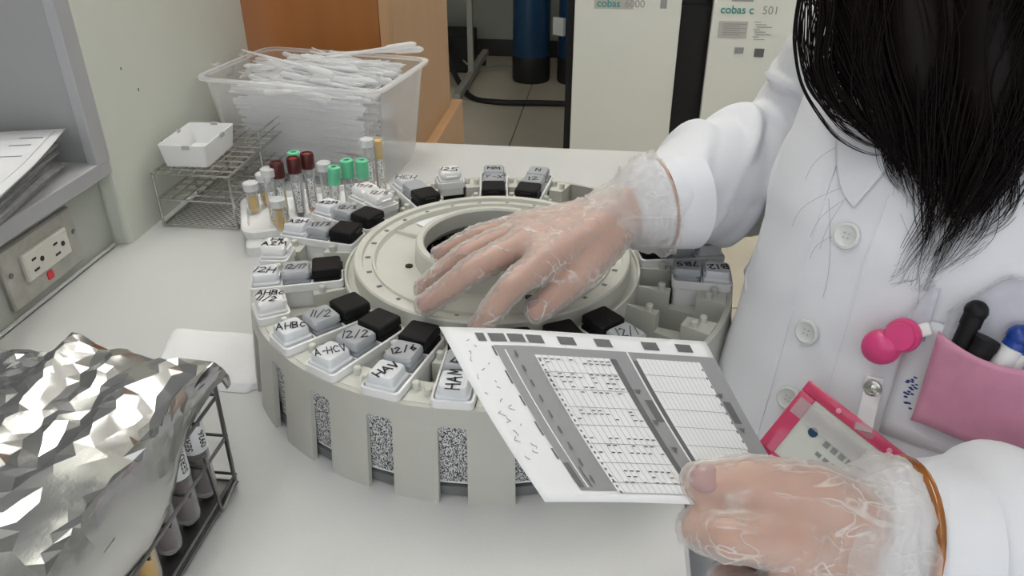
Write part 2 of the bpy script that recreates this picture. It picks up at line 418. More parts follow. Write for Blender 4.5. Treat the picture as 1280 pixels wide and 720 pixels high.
def text_mesh(body, size, font_off=0):
    cu = bpy.data.curves.new('t', 'FONT'); cu.body = body; cu.size = size; cu.offset = font_off; cu.align_x = 'LEFT'
    o = bpy.data.objects.new('t', cu); COL.objects.link(o); dg = bpy.context.evaluated_depsgraph_get(); dg.update()
    me = bpy.data.meshes.new_from_object(o.evaluated_get(dg)); bpy.data.objects.remove(o); bpy.data.curves.remove(cu)
    return me
def text_obj(body, size, m, parent, loc, rot, name='lettering', off=0):
    me = text_mesh(body, size, off); me.materials.clear(); me.materials.append(m)
    o = bpy.data.objects.new(name, me); link(o, parent); o.location = loc; o.rotation_euler = rot
    return o
YM = 2.80
a1 = thing('analyser_cabinet', 'tall pale analyser cabinet with dark left edge beside the blue tanks', 'cabinet', (.04, 3.15, FLOOR))
B().bx(-.155, .225, YM + .03, 3.5, FLOOR + .04, .55).build('body', M['machine_black'], a1, world=True)
B().rbox((.0475, YM + .015, -.10), (.355, .03, 1.28), .003).build('front_panel', M['machine'], a1, world=True)
b = B().box((-.0, YM - .0008, -.052), (.13, .001, .03)); o = b.build('name_strip', M['pale_print'], a1, world=True)
text_obj('cobas', .034, M['teal_print'], a1, (-.056 - .04, YM - .002 - 3.15, -.060 - FLOOR), (R(90), 0, 0), off=.0006)
text_obj('6000', .034, M['grey_print'], a1, (.036 - .04, YM - .002 - 3.15, -.060 - FLOOR), (R(90), 0, 0))
B().box((.165, YM - .001, -.047), (.022, .001, .03)).build('small_label', M['grey_print'], a1, world=True)
a2 = thing('analyser_cabinet', 'pale analyser cabinet with notices behind the raised white sleeve', 'cabinet', (.60, 3.15, FLOOR))
B().bx(.335, .95, YM + .03, 3.5, FLOOR + .04, .55).build('body', M['machine_black'], a2, world=True)
B().rbox((.640, YM + .015, -.10), (.624, .03, 1.28), .003).build('front_panel', M['machine'], a2, world=True)
text_obj('cobas c', .036, M['teal_print'], a2, (.352 - .60, YM - .002 - 3.15, -.072 - FLOOR), (R(90), 0, 0), off=.0006)
text_obj('501', .036, M['grey_print'], a2, (.352 + .135 - .60, YM - .002 - 3.15, -.072 - FLOOR), (R(90), 0, 0))
B().box((.42, YM - .001, -.022), (.07, .001, .025)).build('small_label', M['grey_print'], a2, world=True)
nt_ = B().box((.40, YM - .001, -.125), (.095, .001, .055)); n1 = nt_.build('paper_notice', M['pale_print'], a2, world=True)
b = B()
for k in range(6): b.box((.36 + .045 - .01 * (k % 2), YM - .0018, -.106 - k * .007), (.075 - .02 * (k % 2), .001, .0022))
for k in range(8): b.box((.478 + .012 * (k % 3), YM - .0018, -.098 - k * .008), (.02 + .03 * ((k * 7) % 3) / 2, .001, .002))
for r_ in range(9):
    for c_ in range(3): b.box((.60 + c_ * .016, YM - .0018, -.10 - r_ * .013), (.011, .001, .008))
b.build('notice_text', M['grey_print'], a2, world=True)['kind'] = 'stuff'
B().box((.497, YM - .0018, -.198), (.032, .001, .028)).build('logo_square', M['print_dark'], a2, world=True)
B().box((.43, YM - .0018, -.192), (.03, .001, .02)).build('small_mark', M['grey_print'], a2, world=True)
gp = thing('dark_gap_fill', 'black filler standing in for the dark gap between the two analyser cabinets', 'panel', (.28, 3.2, FLOOR))
B().bx(.227, .333, YM + .05, 3.4, FLOOR, -.06).build('panel', M['machine_black'], gp, world=True)  # black boxes stand in for the darkness inside the gap
B().bx(.24, .32, YM + .12, 3.4, -.06, .5).build('upper_recess', M['dark'], gp, world=True)

def tank(cx, cy, r, lab):
    tk_ = thing('water_tank', lab, 'tank', (cx, cy, FLOOR), group='blue pressure tanks')
    B().lathe([(r * .98, .09), (r, .10), (r, 1.05), (r * .85, 1.13), (r * .3, 1.17)], 32).build('vessel', M['tank_blue'], tk_, smooth=40)
    B().lathe([(r * .98, 0), (r * 1.03, .01), (r * 1.03, .13), (r * 1.0, .14)], 32).build('foot', M['rubber'], tk_, smooth=40)
    return tk_
tank(-.435, 4.42, .102, 'dark blue cylindrical water tank on a black foot by the back wall')
t2 = tank(-.19, 4.42, .098, 'blue tank with a white label partly hidden by the analyser cabinet')
B().box((-.02 - .07, -.085, .31), (.07, .02, .09), rz=-.6).build('label_sticker', M['white_plastic'], t2)
ct = thing('instrument_cart', 'grey steel cart leg standing on dark castors behind the wooden cabinet', 'cart', (-.74, 4.2, FLOOR))
B().bx(-.757, -.727, 4.22, 4.25, FLOOR + .08, .3).build('post', M['cart'], ct, world=True, bevel=.003)
B().bx(-.76, -.724, 3.80, 4.75, FLOOR + .05, FLOOR + .085).build('base_rail', M['cart'], ct, world=True, bevel=.003)
for y in (3.84, 4.68):
    B().tube([(-.752, y, FLOOR + .026), (-.732, y, FLOOR + .026)], .026, 14).build('castor', M['rubber'], ct, world=True, smooth=40)
B().bx(-1.3, -.70, 4.2, 4.7, -.28, -.25).build('lower_shelf', M['cart'], ct, world=True)
bxs = thing('dark_equipment_case', 'dark case on the floor below the cart', 'case', (-.98, 4.65, FLOOR))
B().rbox((-.98, 4.66, FLOOR + .10), (.36, .30, .20), .01).build('case', M['machine_black'], bxs, world=True)
B().tube([(-1.08, 4.50, FLOOR + .16), (-.98, 4.49, FLOOR + .175), (-.88, 4.50, FLOOR + .16)], .008, 6).build('handle', M['dark'], bxs, world=True)
def spline(pts, n=8):
    out = []; P = [Vector(p) for p in pts]; P = [P[0] * 2 - P[1]] + P + [P[-1] * 2 - P[-2]]
    for i in range(1, len(P) - 2):
        for k in range(n):
            t = k / n
            a, b_, c, d = P[i - 1], P[i], P[i + 1], P[i + 2]
            out.append(.5 * (2 * b_ + (c - a) * t + (2 * a - 5 * b_ + 4 * c - d) * t * t + (3 * b_ - a - 3 * c + d) * t ** 3))
    out.append(P[-2]); return out
ho = B().tube(spline([(-.95, 4.45, -.52), (-.88, 4.35, -.66), (-.72, 4.02, -.735), (-.56, 3.92, -.735), (-.35, 3.93, -.735), (-.20, 3.93, -.735), (.1, 3.9, -.735)]), .015, 10).build('drain_hose', M['rubber'], smooth=True)
tag(ho, 'thick black hose lying across the floor tiles', 'hose')
ho = B().tube(spline([(-.90, 4.6, -.60), (-.8, 4.5, -.70), (-.62, 4.6, -.72), (-.5, 4.6, -.70), (-.45, 4.7, -.5)]), .006, 8).build('thin_cable', M['cart'], smooth=True)
tag(ho, 'thin grey cable drooping beside the cart leg', 'cable')

# ================================================================== REAGENT CAROUSEL
DC = Vector((-.100, .663, 0)); ZT = .083; RT, RB = .2235, .2315
SLOT0, PITCH, NS = -89.4, -14.4, 25
def slot_ang(k): return R(SLOT0 + PITCH * k)
dk = thing('reagent_carousel', 'round grey reagent carousel drum with slots and a raised centre ring', 'carousel', DC)
def rad(z): return RB + (RT - RB) * z / ZT
# outer wall with one window per slot
cols = []                                  # (angle offset, window top or None)
hw = R(2.75); fil = R(.75); WT = .068
def wtop(o):
    d = abs(o)
    if d >= hw: return None
    e = d - (hw - fil)
    return WT if e <= 0 else WT - .0028 * (1 - math.sqrt(max(0, 1 - (e / fil) ** 2)))
wall = B()
offs = [-7.2, -5.8, -4.2, -2.751, -2.74, -2.5, -2.2, -1.1, 0, 1.1, 2.2, 2.5, 2.74, 2.751, 4.2, 5.8]
TH = .0045
def wp(a, z, inner=False):
    r = rad(z) - (TH if inner else 0); return (r * math.cos(a), r * math.sin(a), z)
for k in range(NS):
    ac = slot_ang(k)
    for i in range(len(offs)):
        o0 = offs[i]; o1 = offs[i + 1] if i + 1 < len(offs) else 7.2
        mid = (o0 + o1) / 2; win = abs(mid) < 2.75
        a0, a1 = ac + R(o0), ac + R(o1)
        z0 = wtop(R(max(-2.74, min(2.74, o0)))) if win else 0; z1 = wtop(R(max(-2.74, min(2.74, o1)))) if win else 0
        v = [wp(a0, z0), wp(a1, z1), wp(a1, ZT), wp(a0, ZT), wp(a0, z0, 1), wp(a1, z1, 1), wp(a1, ZT, 1), wp(a0, ZT, 1)]
        f = [(0, 1, 2, 3), (5, 4, 7, 6), (3, 2, 6, 7), (1, 0, 4, 5)]
        if abs(o0 + 2.751) < .001 or abs(o1 - 2.751) < .001 or abs(abs(o0) - 2.751) < .001 or abs(abs(o1) - 2.751) < .001: f += [(0, 3, 7, 4), (2, 1, 5, 6)]
        wall.add(v, f)
wall.build('drum_wall', M['drum'], dk, smooth=30)
B().lathe([(.10, .002), (RB - .0075, .002), (RB - .0075, .010), (.10, .010)], 100, closed=True).build('base_plate', M['drum_base'], dk, smooth=30)
# centre: lip, raised turntable with flange, groove, plate, hub ring
B().lathe([(.1385, .060), (.1405, .083), (.1395, .0865), (.1375, .0865), (.1365, .0835), (.130, .0825), (.130, .060)], 120, closed=True).build('inner_lip', M['drum_light'], dk, smooth=25)
B().lathe([(.1305, .075), (.1305, .0975), (.1290, .0990), (.1225, .0990), (.1218, .0955), (.1135, .0950), (.1130, .0975), (.1110, .0975), (.1095, .0925), (.0735, .0915), (.072, .1105), (.0705, .1125), (.0655, .1125), (.064, .1105), (.064, .0960), (.070, .0890), (.128, .0890), (.128, .075)], 120, closed=True).build('turntable', M['drum_light'], dk, smooth=25)
B().lathe([(.001, .002), (.10, .002), (.10, .006), (.001, .006)], 60).build('well_floor', M['machine_black'], dk, smooth=25)
for k in range(4):
    B().box((.0915, 0, .0935), (.036, .0022, .0045), Matrix.Rotation(R(160 + 90 * k), 4, 'Z')).build('rib', M['drum_light'], dk)
b = B(); b.add([(r * math.cos(R(a)), r * math.sin(R(a)), .0935) for r, a in ((.079, 118), (.079, 146), (.108, 146), (.108, 122))], [(0, 1, 2, 3)]); st = b.build('white_sticker', M['paper'], dk)
b = B().tube([(.088 * math.cos(R(a)), .088 * math.sin(R(a)), .0939 + .0001 * (a % 2)) for a in (128, 130, 131, 133, 135)], .0006, 5); b.build('pen_mark', M['ink'], st)
for a, r in ((-158, .080), (-60, .085), (40, .085)):
    B().lathe([(.0036, .0914), (.0036, .0930)], 16, Matrix.Translation((r * math.cos(R(a)), r * math.sin(R(a)), 0))).build('screw_hole', M['dark'], dk)
mkb = B().rr([(.0024, .0018, .0004, 0), (.0024, .0018, .0004, .0003)]); me_m = mkb.mesh('position_mark'); me_m.materials.append(M['print_dark'])
for k in range(NS):
    a = slot_ang(k) + R(7.2); o = bpy.data.objects.new('position_mark', me_m); link(o, dk); o.location = (.1175 * math.cos(a), .1175 * math.sin(a), .0953); o.rotation_euler = (0, 0, a)
# wedge dividers between the slots, with a dip and three locating pins each
def wedge_hw(x): return max(.0004, x * math.tan(R(7.2)) - .0166 / math.cos(R(7.2)))
def trap(b, xa, xb, z0, z1, xo=0):
    b.prism([(xa, -wedge_hw(xa)), (xb, -wedge_hw(xb)), (xb, wedge_hw(xb)), (xa, wedge_hw(xa))], z0, z1)
wb = B(); trap(wb, .139, .169, .010, ZT); trap(wb, .169, .193, .010, .066); trap(wb, .193, .2185, .010, ZT)
me_w = wb.mesh('divider'); me_w.materials.append(M['drum_light'])
pb = B().lathe([(.0032, 0), (.0032, .0055), (.0024, .0064)], 14); me_p = pb.mesh('locating_pin'); me_p.materials.append(M['drum_light']); sharp(me_p, 40)
for k in range(NS):
    a = slot_ang(k) + R(7.2); o = bpy.data.objects.new('divider', me_w); link(o, dk); o.rotation_euler = (0, 0, a)
    for x, y in ((.161, 0), (.203, -.0048), (.2075, .0058)):
        p = bpy.data.objects.new('locating_pin', me_p); link(p, o); p.location = (x, y, ZT)

# ---- packs
STROKES = {'A': [[(0, 0), (.4, 1), (.8, 0)], [(.15, .4), (.65, .4)]], 'B': [[(0, 0), (0, 1), (.5, .9), (.5, .6), (0, .52), (.6, .4), (.6, .1), (0, 0)]],
 'C': [[(.7, .85), (.3, 1), (0, .6), (.1, .1), (.7, .1)]], 'H': [[(0, 0), (0, 1)], [(.7, 0), (.7, 1)], [(0, .5), (.7, .5)]], 'M': [[(0, 0), (.1, 1), (.4, .4), (.7, 1), (.8, 0)]],
 'V': [[(0, 1), (.35, 0), (.7, 1)]], 'N': [[(0, 0), (0, 1), (.6, 0), (.6, 1)]], 'P': [[(0, 0), (0, 1), (.6, .9), (.6, .55), (0, .5)]], 'Y': [[(0, 1), (.35, .5), (.7, 1)], [(.35, .5), (.3, 0)]],
 'Z': [[(0, 1), (.7, .95), (0, .05), (.7, 0)]], 'E': [[(.7, 1), (0, 1), (0, 0), (.7, 0)], [(0, .5), (.5, .5)]], 'L': [[(0, 1), (0, 0), (.6, 0)]], 'I': [[(0, 0), (0, 1)]],
 '1': [[(.1, 0), (.2, 1)]], '2': [[(0, .8), (.3, 1), (.6, .75), (0, 0), (.7, .05)]], '3': [[(0, .95), (.5, .95), (.25, .55), (.6, .3), (.3, 0), (0, .1)]], '4': [[(.5, 0), (.5, 1), (0, .35), (.7, .35)]],
 '5': [[(.6, 1), (.1, 1), (.05, .55), (.5, .55), (.55, .1), (0, 0)]], '6': [[(.5, 1), (.05, .4), (.2, 0), (.6, .2), (.3, .5), (.05, .3)]], '7': [[(0, 1), (.6, 1), (.2, 0)]], '8': [[(.3, .5), (0, .8), (.35, 1), (.6, .8), (0, .2), (.3, 0), (.6, .25), (.3, .5)]],
 '0': [[(.3, 1), (0, .5), (.3, 0), (.6, .5), (.3, 1)]], '/': [[(0, -.1), (.6, 1.1)]], '-': [[(.1, .5), (.5, .5)]], 'c': [[(.5, .6), (.2, .65), (0, .3), (.2, 0), (.55, .1)]], 'X': [[(0, 1), (.6, 0)], [(.6, 1), (0, 0)]], 'T': [[(0, 1), (.7, 1)], [(.35, 1), (.35, 0)]]}
def writing(text, h, wd=.0009, jitter=.06):
    """felt-pen strokes as flat ribbons, centred on the origin"""
    b = B(); x = 0; segs = []
    for ch in text:
        if ch == ' ': x += .5; continue
        st = STROKES[ch]; mx = max(p[0] for s in st for p in s)
        for s in st: segs.append([(x + p[0] + random.uniform(-jitter, jitter), p[1] + random.uniform(-jitter, jitter)) for p in s])
        x += mx + .28
    x -= .28
    for s in segs:
        pts = [Vector(((p[0] - x / 2) * h, (p[1] - .5) * h, 0)) for p in s]
        for p, q in zip(pts, pts[1:]):
            d = (q - p); d = d.normalized() if d.length > 0 else Vector((1, 0, 0)); n = Vector((-d.y, d.x, 0)) * wd / 2; p2, q2 = p - d * wd * .4, q + d * wd * .4
            b.add([p2 + n, p2 - n, q2 - n, q2 + n], [(0, 1, 2, 3)])
    return b
def cap_mesh(name, kind):
    b = B()
    if kind == 'clear':
        b.rr([(.0125, .0125, .003, 0), (.0125, .0125, .003, .0045), (.0118, .0118, .003, .0052), (.0112, .0112, .003, .0056), (.0110, .0108, .003, .0098), (.0102, .0100, .003, .0108)])
        b.rbox((-.0105, 0, .0064), (.004, .0125, .0024), .0008)
    elif kind == 'grey':
        b.rr([(.0118, .0122, .003, 0), (.0118, .0122, .003, .0038), (.0100, .0108, .003, .0042), (.0100, .0108, .003, .0062), (.0122, .0120, .003, .0066), (.0120, .0118, .003, .0098), (.0108, .0106, .003, .0112)])
        b.rbox((-.0118, 0, .0060), (.004, .0100, .003), .0008)
    elif kind == 'black':
        b.rr([(.0120, .0126, .002, 0), (.0120, .0126, .002, .0045), (.0112, .0112, .002, .0050), (.0112, .0112, .002, .0064), (.0124, .0124, .0022, .0068), (.0122, .0122, .002, .0112), (.0112, .0112, .002, .0122)])
        b.rbox((-.0122, 0, .0088), (.0035, .0110, .0028), .0007); b.rbox((.0122, 0, .0036), (.003, .0150, .0028), .0007)
    else:
        b.rr([(.0128, .0130, .003, 0), (.0128, .0130, .003, .0045), (.0112, .0112, .003, .0052), (.0112, .0112, .003, .0068), (.0120, .0120, .003, .0074), (.0116, .0116, .003, .0108), (.0100, .0100, .003, .0124)])
        b.rbox((-.012, 0, .0080), (.003, .0130, .0026), .0008)
    b.v = [Vector((p.x * (1.05 if kind == 'black' else 1), p.y * (1.05 if kind == 'black' else 1), p.z * 1.3)) for p in b.v]
    me = b.mesh(name); me.materials.append(M[{'clear': 'cap_clear', 'grey': 'cap_grey', 'black': 'cap_black', 'white': 'pack_white'}[kind]]); sharp(me, 35)
    return me
CAPS = {k: cap_mesh('bottle_cap', k) for k in ('clear', 'grey', 'black', 'white')}
CAPTOP = {'clear': .0142, 'grey': .0147, 'black': .0160, 'white': .0163}
def tray_mesh(xa, xb):
    """open tray with a raised rim, x radial"""
    cx, hx, hy = (xa + xb) / 2, (xb - xa) / 2, .0160
    b = B(); T = Matrix.Translation((cx, 0, 0))
    b.rr([(hx - .0015, hy - .0015, .004, .012), (hx - .0015, hy - .0015, .004, .0815), (hx, hy, .004, .0825), (hx, hy, .004, .0895), (hx - .0006, hy - .0006, .004, .0900), (hx - .0017, hy - .0017, .003, .0900), (hx - .0020, hy - .0020, .003, .0858)], M=T)
    return b
def sep(b, x): b.box((x, 0, .0875), (.0016, .0285, .004))
ZC = .0856
KINDS = {'full': (.1405, .2225, [(.2085, 'clear'), (.1815, 'grey'), (.1545, 'black')]),
         'duo': (.1685, .2225, [(.2085, 'clear'), (.1815, 'grey')]),
         'single': (.1945, .2225, [(.2085, 'white')]),
         'whitepair': (.1675, .2225, [(.2085, 'white'), (.1815, 'white')]),
         'greys': (.1405, .2225, [(.2085, 'grey'), (.1815, 'grey'), (.1545, 'black')]),
         'slim': (.1405, .2225, [(.2085, 'clear'), (.1820, 'grey'), (.1545, 'black')])}
# slot, kind, writings for each cap (text, height, rotation), label
PACKS = [
 (0, 'full', {0: [('HAM', .0095, 93)], 1: [('PY', .0095, 80)]}, 'reagent pack beside the sheet corner, its pale cap inked HAM sideways'),
 (1, 'full', {0: [('HAV', .007, 55)], 1: [('12/6', .007, 25)]}, 'reagent pack with pale cap inked HAV at the front of the carousel'),
 (2, 'full', {0: [('A-HCV', .009, 28)], 1: [('12/2', .010, 12)]}, 'reagent pack with pale cap inked A-HCV at the front left'),
 (3, 'full', {0: [('AHBc', .009, 22)], 1: [('11/2', .010, 10)]}, 'three cap reagent pack inked AHBc at the left front of the carousel'),
 (4, 'single', {0: [('AHBc', .0075, 12, -.001, .005), ('11/2', .0075, 0, 0, -.005)]}, 'short white one cap pack inked AHBc at the left of the carousel'),
 (5, 'full', {0: [('12H', .010, 2)], 1: [('12/17', .008, 8)]}, 'three cap reagent pack inked 12H, leftmost of the carousel'),
 (6, 'single', {0: [('A2M', .008, 8, 0, -.003), ('1-16', .005, 5, 0, .0055)]}, 'short white one cap pack just behind the 12H pack'),
 (7, 'full', {0: [('A2H', .007, 5)], 1: [('17/2', .007, 15)]}, 'three cap reagent pack pointing at the small capped cup with yellow serum'),
 (8, 'full', {0: [('42M', .007, 5)], 1: [('12/5', .008, 5)]}, 'three cap reagent pack nearest the green capped tubes'),
 (9, 'whitepair', {0: [('17/2', .006, 0)], 1: [('12/5', .008, 0)]}, 'two cap all white pack beside the green capped tubes'),
 (10, 'slim', {0: [('HEH', .011, 0)]}, 'reagent pack with pale and black caps at the left back of the carousel'),
 (11, 'single', {0: [('12', .009, 0, -.005, 0), ('5', .011, 0, .006, 0)]}, 'short white one cap pack at the back of the carousel'),
 (12, 'greys', {0: [('HM', .008, 0)], 1: [('Y-X', .010, 0)]}, 'reagent pack with two grey caps and a black one, right at the back'),
 (13, 'greys', {0: [('N', .009, 0)], 1: [('12', .010, 10)]}, 'grey and black capped reagent pack at the back, next to the gloved wrist'),
 (18, 'full', {0: [('B12', .009, 185)], 1: [('7B5', .008, 185)]}, 'reagent pack half under the white sleeve at the right'),
 (19, 'duo', {0: [('B12', .009, 190)], 1: [('7B5', .008, 185)]}, 'two cap reagent pack inked B12 beside the empty slots at the right'),
 (22, 'full', {1: [('12/1', .011, 20)]}, 'reagent pack right of the fingers behind the top edge of the sheet'),
 (23, 'full', {}, 'reagent pack with black cap peeping over the held sheet below the thumb'),
 (24, 'full', {}, 'reagent pack hidden under the held sheet'),
]
label_b = B().bx(-.0004, .0004, -.0132, .0132, .012, .0665); me_lab = label_b.mesh('end_label'); me_lab.materials.append(M['paper'])
code_b = B().bx(-.0003, .0003, -.0121, .0121, .0140, .0655); me_code = code_b.mesh('barcode'); me_code.materials.append(M['barcode'])
in_b = B().bx(-.0003, .0003, -.0115, .0115, .022, .060); me_in = in_b.mesh('inner_label'); me_in.materials.append(M['inner_code'])
trays = {}
inf_b = B().bx(-.0005, .0005, -.0144, .0144, .012, .0785); me_inf = inf_b.mesh('inner_face'); me_inf.materials.append(M['cap_black'])
for slot, kind, wr, lab in PACKS:
    xa, xb, caps = KINDS[kind]
    p = thing('reagent_pack', lab, 'reagent pack', (DC.x, DC.y, .010), slot_ang(slot), group='reagent packs in the carousel')
    if kind not in trays:
        b = tray_mesh(xa, xb)
        for (c0, c1) in zip(caps, caps[1:]): sep(b, (c0[0] + c1[0]) / 2)
        me = b.mesh('tray'); me.materials.append(M['pack_white']); sharp(me, 35); trays[kind] = me
    def part(name, me, x, z, par=p, rz=0):
        o = bpy.data.objects.new(name, me); link(o, par); o.location = (x, 0, z); o.rotation_euler = (0, 0, rz); return o
    part('tray', trays[kind], 0, -.010)
    o = part('end_label', me_lab, xb - .0010, -.010); part('barcode', me_code, .0004, 0, o)
    if xa < .15: part('inner_label', me_in, -.0008, 0, part('inner_face', me_inf, xa + .0010, -.010))
    else:
        part('dark_skirt', (lambda b: (lambda m: (m.materials.append(M['cap_black']), m)[1])(b.mesh('dark_skirt')))(B().bx(-.0005, .0005, -.0140, .0140, .062, .074)), xa + .0005, -.010)
        part('inner_label', me_in, xa + .0008, -.010)
    for i, (x, ck) in enumerate(caps):
        c = part('bottle_cap', CAPS[ck], x, ZC - .010)
        c['label'] = {'clear': 'pale translucent bottle cap', 'grey': 'grey flip cap', 'black': 'black flip cap', 'white': 'white flip cap'}[ck]
        for wtx in wr.get(i, []):
            txt, h, rot = wtx[:3]; dx, dy = (wtx[3:] + (0, 0))[:2] if len(wtx) > 3 else (0, 0)
            ob = writing(txt, h, .0015).build('handwriting', M['ink'], c)
            la = R(rot) - slot_ang(slot)                    # the pen's baseline in the room, whatever the slot
            sc = min(1, .0205 / (len(txt) * .80 * h)); ob.scale = (sc, 1, 1); ob.rotation_euler = (0, 0, la)
            off = Matrix.Rotation(-slot_ang(slot), 3, 'Z') @ Vector((dx, dy, 0))
            ob.location = (off.x, off.y, CAPTOP[ck] + .0002)

# ================================================================== THINGS ON THE BENCH
# --- stainless wire rack by the partition
RX0, RX1, RY0, RY1, RZ = -.560, -.460, .868, 1.062, .073
wr_ = thing('wire_rack', 'empty stainless steel wire test tube rack against the partition', 'rack', ((RX0 + RX1) / 2, (RY0 + RY1) / 2, 0))
for z, nm in ((.003, 'bottom_frame'), (.038, 'middle_frame'), (RZ, 'top_frame')):
    B().tube([(RX0, RY0, z), (RX1, RY0, z), (RX1, RY1, z), (RX0, RY1, z)], .0018, 6, closed=True).build(nm, M['steel'], wr_, world=True, smooth=40)
for x in (RX0, RX1):
    for y in (RY0, (RY0 + RY1) / 2, RY1):
        B().cyl((x, y, .002), (x, y, RZ), .0017, n=6).build('upright', M['steel'], wr_, world=True, smooth=40)
for z in (.038, RZ):
    for k in range(1, 6):
        x = RX0 + (RX1 - RX0) * k / 6; B().cyl((x, RY0, z), (x, RY1, z), .0012, n=6).build('wire', M['steel'], wr_, world=True, smooth=40)
    for k in range(1, 11):
        y = RY0 + (RY1 - RY0) * k / 11; B().cyl((RX0, y, z), (RX1, y, z), .0012, n=6).build('wire', M['steel'], wr_, world=True, smooth=40)
b = B()
for k in range(-20, 30):
    for sgn in (1, -1):
        pts = []
        for s_ in range(0, 40):
            x = RX0 + (RX1 - RX0) * s_ / 39; y = RY0 + k * .0095 + sgn * (x - RX0) * 1.0 + (0 if sgn > 0 else .09)
            if RY0 <= y <= RY1: pts.append((x, y, .003))
        if len(pts) > 1: b.cyl(pts[0], pts[-1], .0005, n=4)
b.build('bottom_mesh', M['steel'], wr_, world=True)['kind'] = 'stuff'
for y0, y1, z in ((.97, RY1, .086), (.97, RY1, .096)):
    B().tube([(RX1, y0, RZ), (RX1, y0 + .002, z), (RX1, y1, z), (RX1, y1, RZ)], .0012, 6).build('guard_wire', M['steel'], wr_, world=True)
# --- white plastic basket on the rack
bk = thing('plastic_basket', 'small white plastic basket with notched rim on the wire rack', 'basket', (-.526, .932, RZ + .0024), R(2))
b = B(); H_ = .029
b.rr([(.0275, .042, .004, 0), (.0310, .0465, .004, H_), (.0298, .0453, .004, H_), (.0265, .041, .004, .002)], cap0=True, cap1=True)
b.build('basket', M['white_plastic'], bk, smooth=35)
for x, y, a in ((.0310, .006, 0), (-.0310, .012, 0), (.006, -.0465, 90), (.004, .0465, 90)):
    B().box((x, y, H_ - .002), (.0032, .009, .0050), rz=R(a)).build('rim_notch', M['shelf'], bk)
for i in range(3):
    for j in range(3): B().rr([(.0022, .0035, .001, .0021), (.0022, .0035, .001, .0026)], c=(-.012 + .012 * i, -.012 + .012 * j)).build('drain_hole', M['print_dark'], bk)

# --- clear bin full of transfer pipettes
BR = R(-9); BL = (-.418, 1.103, 0)
bn = thing('plastic_bin', 'translucent plastic bin heaped with clear transfer pipettes', 'bin', BL, BR)
b = B(); HB = .150
lev = [(.112, .072, .016, .001), (.118, .078, .018, .02), (.132, .090, .022, HB - .012), (.134, .092, .022, HB)]
ins = [(.1325, .0905, .021, HB), (.1305, .0885, .020, HB - .012), (.1165, .0765, .017, .02), (.1105, .0705, .015, .003)]
b.rr(lev + ins, n=5); b.build('shell', M['bin'], bn, smooth=40)
b = B(); b.rr([(.134, .092, .022, HB - .004), (.141, .099, .026, HB - .003), (.141, .099, .026, HB + .0005), (.134, .092, .022, HB + .001)], n=5, cap0=False, cap1=False); b.build('rim', M['bin_rim'], bn, smooth=40)
b = B(); b.tube([(-.139, -.030, HB), (-.160, -.030, HB - .004), (-.166, -.028, HB - .025), (-.166, .028, HB - .025), (-.160, .030, HB - .004), (-.139, .030, HB)], .006, 8); b.build('handle_lug', M['bin'], bn, smooth=True)
# packed lower layers (cannot be counted), then the heap on top as single pipettes
b = B()
for k in range(420):
    z = .008 + .125 * random.random(); f_ = .80 + .2 * z / .15
    if k % 2 == 0: y = -.069 * f_
    else: y = random.uniform(-.068, .068) * f_
    L_ = random.uniform(.05, .085); xc = random.uniform(-1, 1) * (.108 * f_ - L_); a = random.uniform(-.05, .05)
    b.cyl((xc - L_, y, z - L_ * a * .5), (xc + L_, y + L_ * a * .4, z + L_ * a * .5), .0024, n=5)
b.build('packed_pipettes', M['pipette_pack'], bn)['kind'] = 'stuff'
pb = B()
pb.tube([(-.075, 0, 0), (-.045, 0, 0), (-.02, 0, 0), (.035, 0, 0), (.040, 0, 0), (.070, 0, 0), (.075, 0, 0)], [.0010, .0015, .0021, .0022, .0040, .0040, .0016], 8)
me_pip = pb.mesh('transfer_pipette'); me_pip.materials.append(M['pipette']); sharp(me_pip, 50)
Wb = WM[bn]
places = ['heaped in the bin near its front rim', 'heaped in the middle of the bin', 'heaped in the bin near its back rim']
for k in range(110):
    y = random.uniform(-.066, .066); x = random.uniform(-.045, .045); z = HB - .020 + .030 * random.random() * (1 - abs(y) / .1) + .008 * (x / .05)
    o = bpy.data.objects.new('transfer_pipette', me_pip); link(o)
    o.location = Wb @ Vector((x, y, z)); o.rotation_euler = (random.random() * 6, random.uniform(-.10, .16), BR + random.choice((0, math.pi)) + random.uniform(-.42, .42))
    tag(o, 'clear transfer pipette ' + places[min(2, int((y + .066) / .044))], 'pipette', 'pipettes ' + places[min(2, int((y + .066) / .044))])
for k, (x, y, z, ry, rz) in enumerate(((.055, .02, HB + .020, -.13, .35), (.06, .045, HB + .016, -.1, .05), (-.03, -.03, HB + .013, .08, -.25))):
    o = bpy.data.objects.new('transfer_pipette', me_pip); link(o); o.scale = (1.15, 1.15, 1.15); o.location = Wb @ Vector((x, y, z)); o.rotation_euler = (0, ry, BR + rz)
    tag(o, ['longest clear pipette slanting over the right rim of the bin', 'clear pipette lying high along the back of the heap', 'clear pipette crossing the front of the heap'][k], 'pipette')
b = B()
def bagf(u, v): 
    x = -.09 + .20 * u; y = -.062 + .115 * v
    return (x, y, HB - .008 + .014 * math.sin(u * 5 + 1) * math.sin(v * 4) + .005 * noise.noise(Vector((u * 9, v * 9, 3))))
b.grid(bagf, 24, 16)
bag = b.build('plastic_bag', M['bin'], smooth=True); bag.location = BL; bag.rotation_euler = (0, 0, BR); tag(bag, 'crinkled clear plastic bag spread over the pipettes in the bin', 'bag')

